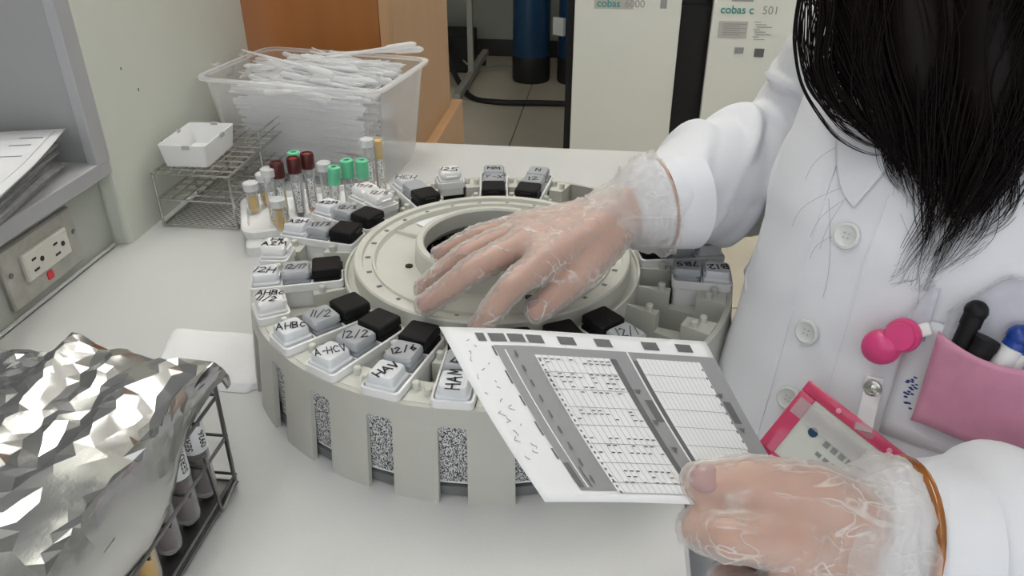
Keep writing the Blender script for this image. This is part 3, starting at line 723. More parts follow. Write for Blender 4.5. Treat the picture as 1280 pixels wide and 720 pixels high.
# --- white sample tube holder with tubes
hd = thing('tube_holder', 'white moulded plastic holder carrying capped sample tubes and cups', 'holder', (-.36, .90, 0))
b = B(); Mh = Matrix.Translation((-.362, .905, 0)) @ Matrix.Rotation(R(24), 4, 'Z')
b.rr([(.088, .050, .018, 0), (.094, .056, .020, .006), (.096, .058, .020, .016), (.098, .060, .020, .024), (.096, .058, .020, .026), (.090, .052, .018, .0262), (.088, .050, .016, .020)], M=Mh, n=5)
b.build('body', M['white_plastic'], hd, world=True, smooth=35)
B().rr([(.094, .014, .008, .0), (.094, .014, .008, .012), (.090, .011, .008, .014)], c=(0, -.062), M=Mh).build('scalloped_skirt', M['white_plastic'], hd, world=True, smooth=35)
def tube_thing(x, y, ztop, kind, lab, r=.0066, fill=None, fl=.4, lean=(0, 0), group='sample tubes in the white holder'):
    zb = .021; Hh = ztop - zb; root = thing('sample_tube', lab, 'tube', (x, y, zb), group=group); WMr = Matrix.Rotation(lean[0], 4, 'X') @ Matrix.Rotation(lean[1], 4, 'Y')
    hb = Hh - (.0 if kind in ('cup',) else .006)
    b = B().lathe([(.001, 0), (r * .6, .001), (r * .9, .003), (r, .007), (r, hb), (r * .86, hb), (r * .86, .007), (.001, .002)], 16, WMr); b.build('glass_tube', M['glass'], root, smooth=40)
    if fill:
        B().lathe([(.001, .002), (r * .55, .0025), (r * .82, .006), (r * .82, Hh * fl), (.001, Hh * fl)], 14, WMr).build('contents', M[fill], root, smooth=40)
    if kind == 'maroon' or kind == 'red':
        b = B().lathe([(r * 1.0, Hh - .020), (r * 1.28, Hh - .019), (r * 1.30, Hh - .002), (r * 1.15, Hh), (r * .9, Hh), (r * .75, Hh - .003), (.001, Hh - .003)], 20, WMr); c = b.build('stopper', M['maroon'], root, smooth=35)
        B().lathe([(r * .74, Hh - .0032), (r * .7, Hh - .001), (.001, Hh - .001)], 14, WMr).build('stopper_centre', M['red_cap' if kind == 'red' else 'maroon'], c)
    elif kind == 'mint':
        b = B().lathe([(r * .9, Hh - .022), (r * 1.16, Hh - .022), (r * 1.2, Hh - .001), (r * 1.0, Hh), (r * .55, Hh), (r * .5, Hh - .006), (.001, Hh - .006)], 20, WMr); c = b.build('stopper', M['mint'], root, smooth=35)
        B().lathe([(r * .52, Hh - .0055), (.001, Hh - .0053)], 14, WMr).build('stopper_hole', M['dark'], c)
    elif kind == 'cupcap' or kind == 'white':
        b = B().lathe([(r * 1.02, Hh - .010), (r * 1.3, Hh - .010), (r * 1.35, Hh - .001), (r * 1.15, Hh), (.001, Hh)], 20, WMr); b.build('clear_cap', M['glass_cap'], root, smooth=35)
    if kind not in ('cup', 'cupcap'):
        o = B().lathe([(r * 1.015, Hh * .18), (r * 1.02, Hh * .18), (r * 1.02, Hh * .66), (r * 1.015, Hh * .66)], 16, WMr)
        o = B(); n = 8
        pts = [(r * 1.03 * math.cos(R(a)), r * 1.03 * math.sin(R(a))) for a in range(-100, -30, 13)]
        for (xa, ya), (xb, yb) in zip(pts, pts[1:]): o.add([(xa, ya, Hh * .12), (xb, yb, Hh * .12), (xb, yb, Hh * .62), (xa, ya, Hh * .62)], [(0, 1, 2, 3)], WMr)
        o.build('label', M['label_code'], root)
    return root
tube_thing(-.3905, .858, .1000, 'maroon', 'sample tube with dark maroon stopper, leftmost of the three red stoppered', fill='serum', fl=.55)
tube_thing(-.3750, .873, .1010, 'red', 'sample tube with maroon stopper and blood, middle of the three red stoppered', fill='blood', fl=.42)
tube_thing(-.3640, .890, .1010, 'red', 'sample tube with bright red stopper and orange serum, rightmost red stoppered', fill='orange_serum', fl=.5)
tube_thing(-.3230, .855, .0990, 'mint', 'mint green capped tube standing apart, left of the other two green ones', r=.0062, lean=(0, .06))
tube_thing(-.3090, .876, .1000, 'mint', 'mint green capped tube, middle of the three green ones')
tube_thing(-.2910, .878, .1000, 'mint', 'mint green capped tube, rightmost of the three green ones')
tube_thing(-.3870, .905, .0960, 'mint', 'mint green capped tube almost hidden behind the red stoppered tubes')
tube_thing(-.3990, .850, .0950, 'white', 'serum tube with white cap left of the maroon stoppered tube', fill='serum', fl=.5)
tube_thing(-.3380, .875, .0960, 'white', 'clear tube with whitish cap between red and green stoppered tubes')
tube_thing(-.2930, .958, .1050, 'open', 'tall open glass tube with yellow serum beside the bin, nearer the carousel', fill='serum', fl=.9)
tube_thing(-.3050, .948, .1020, 'white', 'tall clear tube with white cap beside the open serum tube')
tube_thing(-.4400, .882, .0620, 'cupcap', 'small capped sample cup at the left end of the holder, front one', r=.0072, fill='serum', fl=.5)
tube_thing(-.4330, .906, .0650, 'cupcap', 'small capped sample cup at the left end of the holder, rear one', r=.0072, fill='serum', fl=.35)
tube_thing(-.3850, .833, .0640, 'cupcap', 'small capped sample cup with yellow serum standing in front of the tall tubes', r=.0070, fill='serum', fl=.65)

# --- white wipe
def wf(u, v):
    P = [Vector((-.428, .632, 0)), Vector((-.302, .632, 0)), Vector((-.297, .542, 0)), Vector((-.405, .545, 0))]
    cx = u + .03 * math.sin(3 * v); p = P[0].lerp(P[1], u).lerp(P[3].lerp(P[2], u), v)
    e = min(u, 1 - u, v, 1 - v); z = .0095 * min(1, (e / .07)) ** .5 + .0012 * noise.noise(Vector((u * 4, v * 4, 0)))
    rr = max(0, .12 - min(u, 1 - u)) * max(0, .12 - min(v, 1 - v)) * 7
    c = (P[0] + P[1] + P[2] + P[3]) / 4
    p = p.lerp(c, rr * 1.3)
    return (p.x, p.y, max(z, .0006))
o = B().grid(wf, 28, 24).build('folded_wipe', M['cloth'], smooth=True); tag(o, 'folded white absorbent wipe on the bench between foil and carousel', 'wipe')

# --- foil covered tube rack, near left
FX, FY = -.268, .430
rk = thing('tube_rack', 'steel wire tube rack under crumpled foil at the near left corner', 'rack', (-.42, .25, 0))
for z in (.004, .012, .050, .088):
    nm = 'bottom_rail' if z < .01 else 'rail'
    B().tube([(-.56, .02, z), (FX, .02, z), (FX, FY, z), (-.56, FY, z)], .0015, 6, closed=True).build(nm, M['dark_steel'], rk, world=True, smooth=40)
B().tube([(FX, FY - .06, .088), (FX + .001, FY - .002, .108), (FX + .001, FY - .004, .010), (FX + .001, FY - .030, .004), (FX + .001, FY - .034, .06)], .0018, 6).build('end_loop', M['dark_steel'], rk, world=True, smooth=40)
for k in range(9):
    y = FY - .016 - k * .0275 - .0137
    B().cyl((-.30, y, .045), (FX, y, .045), .0014, n=6).build('cross_wire', M['dark_steel'], rk, world=True)
    B().cyl((-.30, y, .085), (FX, y, .085), .0014, n=6).build('cross_wire', M['dark_steel'], rk, world=True)
B().bx(-.555, FX - .002, .024, FY - .004, .0045, .0065).build('floor_plate', M['dark_steel'], rk, world=True)
tl = ['farthest of the row', 'second from the far end', 'third from the far end', 'fourth from the far end', 'fifth from the far end', 'sixth from the far end', 'seventh from the far end', 'eighth from the far end']
for k in range(8):
    y = FY - .018 - k * .0275; x = -.2835; r = .009; t_ = thing('sample_tube', 'labelled tube in the foil covered rack, ' + tl[k], 'tube', (x, y, .0067), group='labelled tubes in the foil covered rack')
    B().lathe([(.001, 0), (r * .6, .0008), (r * .95, .005), (r, .009), (r, .075), (r * .9, .095)], 14).build('glass_tube', M['glass'], t_, smooth=40)
    B().lathe([(.001, .002), (r * .8, .007), (r * .85, .04), (.001, .04)], 12).build('contents', M[['blood', 'blood', 'blood', 'serum', 'orange_serum', 'blood', 'blood', 'blood'][k]], t_, smooth=40)
    B().lathe([(r * 1.0, .080), (r * 1.15, .081), (r * 1.15, .100), (.001, .100)], 14).build('stopper', M['maroon'], t_, smooth=35)
    lb = B().lathe([(r * 1.03, .046), (r * 1.04, .046), (r * 1.04, .090), (r * 1.03, .090)], 16, closed=True).build('label', M['paper'], t_, smooth=40)
    for i, (tx, h) in enumerate((('SERUM' if k % 2 else '0926', .0072), ('0627' if k % 2 else 'SERUM', .0072))):
        me = text_mesh(tx, h, .0001); me.materials.clear(); me.materials.append(M['print_black'])
        for v in me.vertices:                                      # wrap the print round the tube
            a = R(-52) - (v.co.y - .002 + (.006 if i else -.005)) / (r * 1.05) ; zz = .050 + v.co.x
            v.co = (r * 1.055 * math.cos(a + R(10)), r * 1.055 * math.sin(a + R(10)), zz)
        po = bpy.data.objects.new('label_print', me); link(po, lb)
def crease(p, sc):
    d, pts = noise.voronoi(p * sc); return d[1] - d[0]
def foilf(u, v, rnd=0):
    s = u * .44; y = .02 + v * .424                                 # across, along
    Ltop = .325; e = 0
    if s <= Ltop: x = -.595 + s; z = .118; side = 0
    else: side = s - Ltop; x = -.270 + min(side, .008) * .9; z = .118 - max(0, side - .004)
    # the hanging side is short at the far end and long towards the viewer
    if side > 0:
        lim = .018 + (.428 - y) * .42 if y < .428 else .016
        lim = min(lim, .095)
        k = min(1, side / .115); z = .118 - lim * k; x = -.268 + .006 * math.sin(k * 3) + .004 * math.sin(y * 60)
    if y > .430:
        over = y - .430; y = .430 + .006 * (1 - math.exp(-over / .006)); z -= over * .9
    big = noise.noise(Vector((x * 9, y * 9, 0))); amp = 1 if side == 0 else .3
    left = max(0, min(1, (-.36 - x) / .08)); fold = 0
    for fx, sl, wd_, hh in ((-.352, -.10, .016, .008), (-.312, .12, .012, .005), (-.39, .20, .014, .006), (-.33, -.02, .008, .004)):
        dd = (x - fx - sl * (y - .30)) / wd_; fold += hh * math.exp(-dd * dd * 1.6) * amp
    h = (.008 * big + .0060 * noise.noise(Vector((x * 34 + y * 8, y * 8, 4)))) * amp + fold + rnd * (.00042 + .0026 * left) * (1 if side == 0 else .6)
    return Vector((x, y, z + h)) if side == 0 else Vector((x + h, y, z + h * .2))
# a triangulated scatter of crease points: flat facets with sharp edges, finer in the crumpled left part
from mathutils.geometry import delaunay_2d_cdt
rs_ = random.Random(5); uv = []; cells = {}
def try_pt(u, v):
    dmin = .0070 + .0095 * max(0, min(1, (u - .45) / .2)) * (1 if u < .74 else .8) * (.6 + .8 * noise.noise(Vector((u * 7, v * 7, 2))) + .4); dmin = max(.006, dmin)
    cu, cv = int(u / .03), int(v / .03)
    for a in (-1, 0, 1):
        for c in (-1, 0, 1):
            for p in cells.get((cu + a, cv + c), ()):
                if (u - p[0]) ** 2 + (v - p[1]) ** 2 < dmin * dmin: return
    cells.setdefault((cu, cv), []).append((u, v)); uv.append((u, v))
for k in range(45): uv += [(0, k / 44), (1, k / 44)]
for k in range(1, 60): uv += [(k / 60, 0), (k / 60, 1)]
for k in range(1, 40): uv.append((.325 / .44 + .002, k / 40)); uv.append((.325 / .44 + .018, k / 40 + .01))
for k in range(30000): try_pt(rs_.random(), rs_.random())
res = delaunay_2d_cdt([Vector(p) for p in uv], [], [], 0, 1e-6)
fb_ = B(); fb_.add([foilf(p.x, p.y, rs_.uniform(-1, 1)) for p in res[0]], [tuple(f) for f in res[2]])
fo = fb_.build('foil_cover', M['foil'], smooth=7)
tag(fo, 'crumpled sheet of silver foil draped over the near left tube rack', 'foil')

# ================================================================== THE SEATED PERSON
CY, SY = math.cos(R(7)), math.sin(R(7))
def cf(r, f, z): return Vector((r * CY - f * SY, r * SY + f * CY, z))      # directions of the person's corner of the room
NF = Vector((-.56, -.83)); NL = Vector((-.83, .56))                        # facing direction, and towards her right
def nl(n, l, c, z): return cf(c[0] + NF.x * n + NL.x * l, c[1] + NF.y * n + NL.y * l, z)
pe = thing('person', 'seated person in white lab coat and clear gloves, hand on the carousel', 'person', cf(.38, .57, -.36))
S_R, E_R, W_R = cf(.325, .675, .335), cf(.312, .815, .145), Vector((.014, .606, .168))
S_L, E_L, W_L = cf(.537, .473, .335), cf(.47, .335, .085), Vector((.176, .308, .131))
# right hand joints (palm down on the turntable), left hand joints (pinching the sheet)
RH = dict(
 little=[(-.066, .622, .146), (-.1045, .606, .141), (-.122, .600, .133), (-.137, .598, .1245)],
 ring=[(-.066, .594, .152), (-.106, .567, .143), (-.128, .568, .124), (-.146, .571, .1055)],
 middle=[(-.060, .565, .156), (-.096, .535, .147), (-.118, .534, .127), (-.1365, .536, .1105)],
 index=[(-.040, .543, .155), (-.064, .516, .144), (-.077, .511, .126), (-.0885, .513, .1085)],
 thumb=[(.004, .583, .152), (-.012, .553, .140), (-.030, .535, .130), (-.0445, .524, .120)])
RR = dict(little=[.0100, .0080, .0074, .0064], ring=[.0115, .0092, .0085, .0074], middle=[.0120, .0096, .0088, .0077], index=[.0120, .0097, .0089, .0078], thumb=[.0165, .0125, .0110, .0095])
RW = [Vector((.045, .618, .174)), Vector((.016, .606, .168))]
LH = dict(
 thumb=[(.129, .299, .150), (.112, .298, .163), (.082, .300, .1655), (.0585, .3015, .1615)],
 index=[(.100, .283, .149), (.068, .274, .1545), (.0560, .286, .1475), (.072, .301, .1420)],
 middle=[(.106, .270, .126), (.080, .262, .126), (.074, .281, .118), (.090, .297, .1165)],
 ring=[(.112, .267, .109), (.092, .259, .108), (.087, .277, .101), (.101, .292, .101)],
 little=[(.120, .269, .093), (.103, .262, .092), (.099, .277, .087), (.111, .288, .088)])
LR = dict(little=[.0110, .0085, .0078, .0068], ring=[.0130, .0094, .0086, .0076], middle=[.0140, .0098, .0090, .0079], index=[.0145, .0100, .0092, .0080], thumb=[.0185, .0148, .0130, .0105])
LW_ = [Vector((.190, .310, .128)), Vector((.143, .305, .136))]
def hand(b, J, RAD, W, grow=0, palm=.0125):
    J = {k: [Vector(p) for p in v] for k, v in J.items()}
    wr = W[-1]
    for k, pts in J.items():
        rs = [r + grow for r in RAD[k]]; b.chain(pts, rs, 14)
        if k == 'thumb': b.chain([wr, wr.lerp(pts[0], .6), pts[0]], [.019 + grow, .0185 + grow, rs[0]], 14)
        else:
            b.chain([wr, wr.lerp(pts[0], .5), pts[0]], [.0185 + grow, palm + .0015 + grow, rs[0] + .001], 14)
    order = ['index', 'middle', 'ring', 'little']
    for a, c in zip(order, order[1:]):
        for t in (.45, .75, .97):
            p, q = wr.lerp(J[a][0], t), wr.lerp(J[c][0], t); b.chain([p, q], [palm * .98 + grow] * 2, 12)
    b.chain([wr.lerp(J['thumb'][0], .7), wr.lerp(J['index'][0], .6)], [.013 + grow, .012 + grow], 12)
    b.chain([J['thumb'][0].lerp(J['thumb'][1], .35), wr.lerp(J['index'][0], .75)], [.010 + grow, .010 + grow], 12)
# continuous body: head, neck, torso, arms, hands
HC = cf(.345, .505, .545)
b = B()
b.chain([cf(.37, .56, -.22), cf(.35, .535, 0), cf(.355, .54, .15), cf(.39, .56, .28)], [.11, .10, .10, .085], 20)
b.chain([S_R, cf(.40, .565, .30), S_L], [.048, .07, .048], 18)
b.chain([cf(.40, .565, .33), cf(.385, .545, .42), HC + Vector((0, 0, -.06))], [.045, .042, .05], 18)
b.chain([S_R, E_R, RW[0], RW[1]], [.045, .036, .0235, .0195], 16)
b.chain([S_L, E_L, LW_[0], LW_[1]], [.045, .036, .0235, .0195], 16)
b.sphere(HC + Vector((0, 0, .01)), .088, 24, (.86, 1.0, 1.12)); fd = cf(NF.x, NF.y, 0) - cf(0, 0, 0); fd.z = -.35; fd.normalize()
b.sphere(HC + fd * .045 + Vector((0, 0, -.045)), .052, 18, (.9, .9, 1.0))
sd = fd.cross(Vector((0, 0, 1))).normalized(); upv = sd.cross(fd)
b.chain([HC + fd * .088 + upv * .012, HC + fd * .104 - upv * .022], [.008, .012], 10)                # nose
for s_ in (-1, 1): b.sphere(HC + sd * s_ * .078 - upv * .01, .026, 12, (.45, .7, 1.1))               # ears
hand(b, RH, RR, RW); hand(b, LH, LR, LW_)
body = b.build('body', M['skin'], pe, world=True); remesh(body, .0029, 5); body['label'] = 'skin of hands and head'
for s_ in (-1, 1):
    B().sphere(HC + sd * s_ * .031 + fd * .080 + upv * .012, .011, 12).build('eye', M['eye'], body, world=True, root=pe, smooth=True)
B().tube([HC + fd * .0965 - upv * .045 + sd * t for t in (-.022, -.008, 0, .008, .022)], [.002, .0045, .004, .0045, .002], 8).build('mouth', M['lip'], body, world=True, root=pe, smooth=True)
def nail(tip, prev, up, r, L_=.011):
    tip, prev = Vector(tip), Vector(prev); d = (tip - prev).normalized(); up = (up - d * up.dot(d)).normalized(); s_ = d.cross(up)
    m = Matrix((s_, d, up)).transposed().to_4x4(); m.translation = tip + up * r * .80 - d * .001
    B().sphere((0, 0, 0), 1, 14, (r * .72, L_ * .58, r * .28), m).build('fingernail', M['nail'], body, world=True, root=pe, smooth=True)
for k in ('little', 'ring', 'middle', 'index'): nail(RH[k][3], RH[k][2], Vector((-.25, 0, 1)), RR[k][3])
nail(RH['thumb'][3], RH['thumb'][2], Vector((-.5, .1, 1)), RR['thumb'][3], .013)
nail(LH['thumb'][3], LH['thumb'][2], Vector((0, -.55, 1)), LR['thumb'][3], .014)
# gloves: thin loose film over the hands
def ridge(p, sc, seed):
    q = Vector((p.x * sc + seed, p.y * sc, p.z * sc)); q += Vector((noise.noise(q * .7), noise.noise(q * .7 + Vector((5, 0, 0))), noise.noise(q * .7 + Vector((0, 9, 0))))) * .9
    return max(0, 1 - abs(noise.noise(q)) * 3.2)
def glove(name, J, RAD, W, seed, dirv):
    b = B(); hand(b, J, RAD, W, .0017, .0125)
    o = b.build(name, M['glove'], pe, world=True); remesh(o, .0022, 4)
    me = o.data; inv = WM[pe]
    ns = [v.normal.copy() for v in me.vertices]
    T = Matrix.Rotation(0, 3, 'Z')
    for v, n in zip(me.vertices, ns):
        p = inv @ v.co
        # wrinkles run mostly across the fingers: squash the noise along dirv
        al = p.dot(dirv); q = p + dirv * al * 1.2
        r1 = ridge(q, 55, seed); r2 = ridge(q, 120, seed + 7)
        v.co += n * (.0011 * r1 ** 3 + .0004 * r2 ** 3 + .0005 * noise.noise(p * 50))
    me.shade_smooth()
    return o
g1 = glove('right_glove', RH, RR, RW, 1.3, Vector((-.9, -.35, 0)).normalized())
g2 = glove('left_glove', LH, LR, LW_, 4.1, Vector((-1, 0, .1)).normalized())
def cuff(name, pts, rads, seed, par, fr=1.0):
    pts = spline(pts, 10); n = 64; m = len(pts); b = B(); rs = []
    for i in range(m):
        t = i / (m - 1) * (len(rads) - 1); k = min(int(t), len(rads) - 2); rs.append(rads[k] + (rads[k + 1] - rads[k]) * (t - k))
    rings = []; up = Vector((0, 0, 1)); vals = []
    for i in range(m):
        d = (pts[min(i + 1, m - 1)] - pts[max(i - 1, 0)]).normalized(); u = (up - d * up.dot(d)).normalized(); s_ = d.cross(u); ring = []
        for j in range(n):
            a = 2 * math.pi * j / n; w_ = i / (m - 1)
            q = Vector((math.cos(a) * 1.6 + seed, math.sin(a) * 1.6, i * .10)); rr_ = ridge(q, 1.1, seed); rg = ridge(q, 2.3, seed + 3)
            r_ = rs[i] * (1 + (.10 * (rr_ - .3) + .06 * (rg - .3)) * (.4 + .6 * w_) * fr) + .0012 * math.sin(9 * a + 4 * w_)
            ring.append(pts[i] + (u * math.cos(a) + s_ * math.sin(a)) * r_); vals.append(min(1, .25 + .5 * rr_ ** 2 + .35 * rg ** 2 + (.5 if i >= m - 2 else 0)))
        rings.append(ring)
    b.loft(rings, None, False, False); o = b.build(name, M['glove_cuff'], par, world=True, root=pe, smooth=True)
    return o
cuff('glove_cuff', [(-.006, .600, .162), (.012, .606, .167), (.028, .612, .170), (.046, .620, .173)], [.0225, .0255, .0370, .0450], 2.0, g1)
cuff('glove_cuff', [(.118, .300, .140), (.130, .303, .137), (.141, .305, .134), (.153, .307, .1315)], [.0255, .0305, .037, .040], 6.0, g2)
# lab coat: torso and sleeves fused into one cloth surface
rings = [(-.42, (.27, .44), .21, .19), (-.30, (.29, .465), .20, .17), (-.12, (.315, .49), .185, .15), (0, (.33, .51), .170, .136), (.10, (.345, .525), .157, .122), (.20, (.36, .54), .163, .118), (.29, (.385, .555), .162, .10), (.345, (.40, .565), .125, .075), (.38, (.402, .566), .065, .056)]
tb = B(); RG = []
for z, c, w_, d_ in rings:
    ring = []
    for j in range(56):
        a = 2 * math.pi * j / 56; e = 2 / 2.5
        ca, sa = math.cos(a), math.sin(a); ring.append(nl(d_ * math.copysign(abs(ca) ** e, ca), w_ * math.copysign(abs(sa) ** e, sa), c, z))
    RG.append(ring)
tb.loft(RG)
SLR = [S_R, S_R.lerp(E_R, .5) + Vector((-.004, 0, 0)), E_R, E_R.lerp(RW[0], .35), E_R.lerp(RW[0], .7), Vector((.052, .622, .174))]
tb.chain(SLR, [.070, .066, .060, .0590, .0530, .0370], 22)
tb.chain([S_R, cf(.36, .58, .32)], [.066, .07], 20)
SLL = [S_L, S_L.lerp(E_L, .5), E_L, E_L.lerp(LW_[0], .5), Vector((.168, .309, .1280))]
tb.chain([S_L, cf(.44, .55, .32)], [.066, .07], 20)
tb.chain(SLL, [.070, .062, .056, .049, .0405], 20)
ct_ = tb.build('lab_coat', M['coat'], pe, world=True); remesh(ct_, .0042, 6)
inv = WM[pe]; ax = (RW[0] - E_R).normalized(); Lf = (RW[0] - E_R).length; ax2 = (E_R - S_R).normalized(); L2 = (E_R - S_R).length
def wrinkle(me):
    ns = [v.normal.copy() for v in me.vertices]
    for v, n in zip(me.vertices, ns):
        p = inv @ v.co
        h = .0042 * noise.noise(p * 10) + .0022 * noise.noise(p * 24 + Vector((3, 0, 0))) + .0014 * max(0, 1 - abs(noise.noise(Vector((p.x * 9 + p.y * 9, p.z * 4, 1.5)))) * 5)
        t = (p - E_R).dot(ax) / Lf; dist = ((p - E_R) - ax * t * Lf).length
        if -.4 < t < 1.1 and dist < .09 and p.z > -.02:            # slanting folds round the bent sleeve
            q = p.x * 105 - p.z * 95 + p.y * 20 + 3.2 * noise.noise(p * 12); fo_ = max(0, math.sin(q)) ** 2 * max(0, .5 + 1.1 * noise.noise(p * 15))
            h += .0135 * fo_ * max(0, 1 - abs(t - .45) / .75)
            seam = abs(p.z - (E_R.z - .018 + .05 * t)); h -= .0022 * max(0, 1 - seam / .003) * (1 if t < .9 else 0)
        t2 = (p - S_R).dot(ax2) / L2; d2 = ((p - S_R) - ax2 * t2 * L2).length
        if -.2 < t2 < 1.0 and d2 < .1 and p.y > .6:
            q = p.z * 70 + p.x * 25 + 3 * noise.noise(p * 12); h += .0035 * max(0, math.sin(q)) ** 3 * max(0, 1 - abs(t2 - .6) / .6)
        if p.y < .40 and p.x > .19 and p.z < .17:
            h += .005 * max(0, math.sin(p.x * 75 + p.z * 30 + 2 * noise.noise(p * 20))) ** 2
        v.co += n * h
    me.shade_smooth()
wrinkle(ct_.data)
tmp = B(); tmp.loft(RG); to = tmp.build('torso_guide', M['coat'], pe, world=True); remesh(to, .0042, 6); wrinkle(to.data)
bvh = BVHTree.FromPolygons([inv @ v.co for v in to.data.vertices], [tuple(p.vertices) for p in to.data.polygons])
bpy.data.objects.remove(to)
C0 = (.35, .53)
def on_coat(l, z, off=0.0):
    o_ = nl(.5, l, C0, z); d = (nl(0, l, C0, z) - o_).normalized(); h = bvh.ray_cast(o_, d)
    return h[0] + h[1] * off, h[1]
def frame(p, n, spin=0):
    up = Vector((0, 0, 1)); up = (up - n * up.dot(n)).normalized(); s_ = up.cross(n)
    m = Matrix((s_, up, n)).transposed().to_4x4(); m.translation = p
    return m @ Matrix.Rotation(spin, 4, 'Z')
for l, z in ((.077, .200), (.086, .127), (.086, .076), (.085, .0)):
    p, n = on_coat(l, z, .0008); m = frame(p, n)
    bt_ = B().lathe([(.0088, 0), (.0096, .0012), (.0092, .0026), (.0075, .0030), (.0062, .0020), (.001, .0018)], 28, m).build('button', M['button'], ct_, world=True, root=pe, smooth=50)
    b = B()
    for x, y in ((-.0016, -.0016), (.0016, -.0016), (-.0016, .0016), (.0016, .0016)): b.lathe([(.0007, .0018), (.0007, .0022)], 8, m @ Matrix.Translation((x, y, 0)))
    b.build('thread_hole', M['shelf'], bt_, world=True, root=pe)
def strip_on(lz, wd, th, name, m_, par=ct_, off=.0004):
    """a narrow raised cloth strip following the coat surface"""
    pts = [on_coat(l, z, off) for l, z in lz]; b = B(); rings_ = []
    for i, (p, n) in enumerate(pts):
        d = (pts[min(i + 1, len(pts) - 1)][0] - pts[max(i - 1, 0)][0]).normalized(); s_ = n.cross(d).normalized()
        rings_.append([p - s_ * wd / 2 - n * .002, p + s_ * wd / 2 - n * .002, p + s_ * wd / 2 + n * th, p - s_ * wd / 2 + n * th])
    b.loft(rings_); return b.build(name, m_, par, world=True, root=pe, smooth=40)
N_ = 26
strip_on([(.104 - .004 * (i / N_), -.10 + .36 * i / N_) for i in range(N_ + 1)], .0022, .0008, 'placket_edge', M['coat'])
strip_on([(.066 - .006 * (i / N_), -.10 + .33 * i / N_) for i in range(N_ + 1)], .0012, .0005, 'placket_seam', M['coat'])
# lapel: two sheets folded back from the neck
lap = B()
def lapf(u, v):
    l = .030 + (.075 + .02 * v) * u * (1 - v) ** .7 + .048 * v; z = .315 - .098 * v - .02 * math.sin(math.pi * u) * (1 - v)
    return on_coat(l, z, .0025 + .0035 * math.sin(u * 3.14) * (1 - v))[0]
lap.grid(lapf, 12, 18); lo = lap.build('lapel', M['coat'], ct_, world=True, root=pe, smooth=True); sm = lo.modifiers.new('s', 'SOLIDIFY'); sm.thickness = .0012; sm.offset = 0
# cuffs of the sleeves
for (c0, c1, r0, r1) in ((Vector((.075, .632, .172)), Vector((.045, .619, .1735)), .0412, .0365), (Vector((.188, .311, .1250)), Vector((.161, .309, .1290)), .0435, .0375)):
    d = (c1 - c0); b = B().tube([c0, c0.lerp(c1, .5), c1, c1, c0.lerp(c1, .3)], [r0, (r0 + r1) / 2 + .001, r1, r1 - .003, r1 - .004], 32, cap=False)
    b.build('sleeve_hem', M['coat'], ct_, world=True, root=pe, smooth=60)
# sleeve seams
bv2 = BVHTree.FromPolygons([inv @ v.co for v in ct_.data.vertices], [tuple(p.vertices) for p in ct_.data.polygons])
P = []
for k in range(30):
    t = -.05 + .98 * k / 29; c = E_R + ax * t * Lf; d = (cf(-.15, -.95, .0) - cf(0, 0, 0)); d.z = -.05 - .25 * t + .06 * math.sin(t * 7); d -= ax * d.dot(ax); d.normalize()
    h = bv2.ray_cast(c + d * .15, -d)
    if h[0] is not None: P.append(h[0] + h[1] * .0002)
B().tube(P, .0007, 5).build('sleeve_seam', M['seam'], ct_, world=True, root=pe, smooth=True)
P = []; u_ = ax.orthogonal().normalized(); v_ = ax.cross(u_)
for k in range(60):
    a = 2 * math.pi * k / 60; d = u_ * math.cos(a) + v_ * math.sin(a); c = E_R + ax * .02
    h = bv2.ray_cast(c + d * .095, -d)
    if h[0] is not None and (h[0] - c).length < .085: P.append(h[0] + h[1] * .0002)
B().tube(P, .0007, 5).build('armhole_seam', M['seam'], ct_, world=True, root=pe, smooth=True)
# trousers, shoes
tr = B()
for s_ in (-1, 1):
    hp = nl(.02, .085 * s_, (.36, .56), -.27); kn = nl(.36, .10 * s_, (.36, .56), -.27); an = nl(.30, .10 * s_, (.36, .56), FLOOR + .10)
    tr.chain([hp, hp.lerp(kn, .5), kn, kn.lerp(an, .5), an], [.085, .075, .060, .052, .045], 16)
tro = tr.build('trousers', M['trousers'], pe, world=True); remesh(tro, .008, 4)
for s_ in (-1, 1):
    a_, c_ = nl(.28, .10 * s_, (.36, .56), FLOOR + .045), nl(.44, .11 * s_, (.36, .56), FLOOR + .03)
    sb = B().chain([a_, a_.lerp(c_, .5), c_], [.042, .038, .028], 14); so = sb.build('shoe', M['machine_black'], pe, world=True); remesh(so, .006, 3)
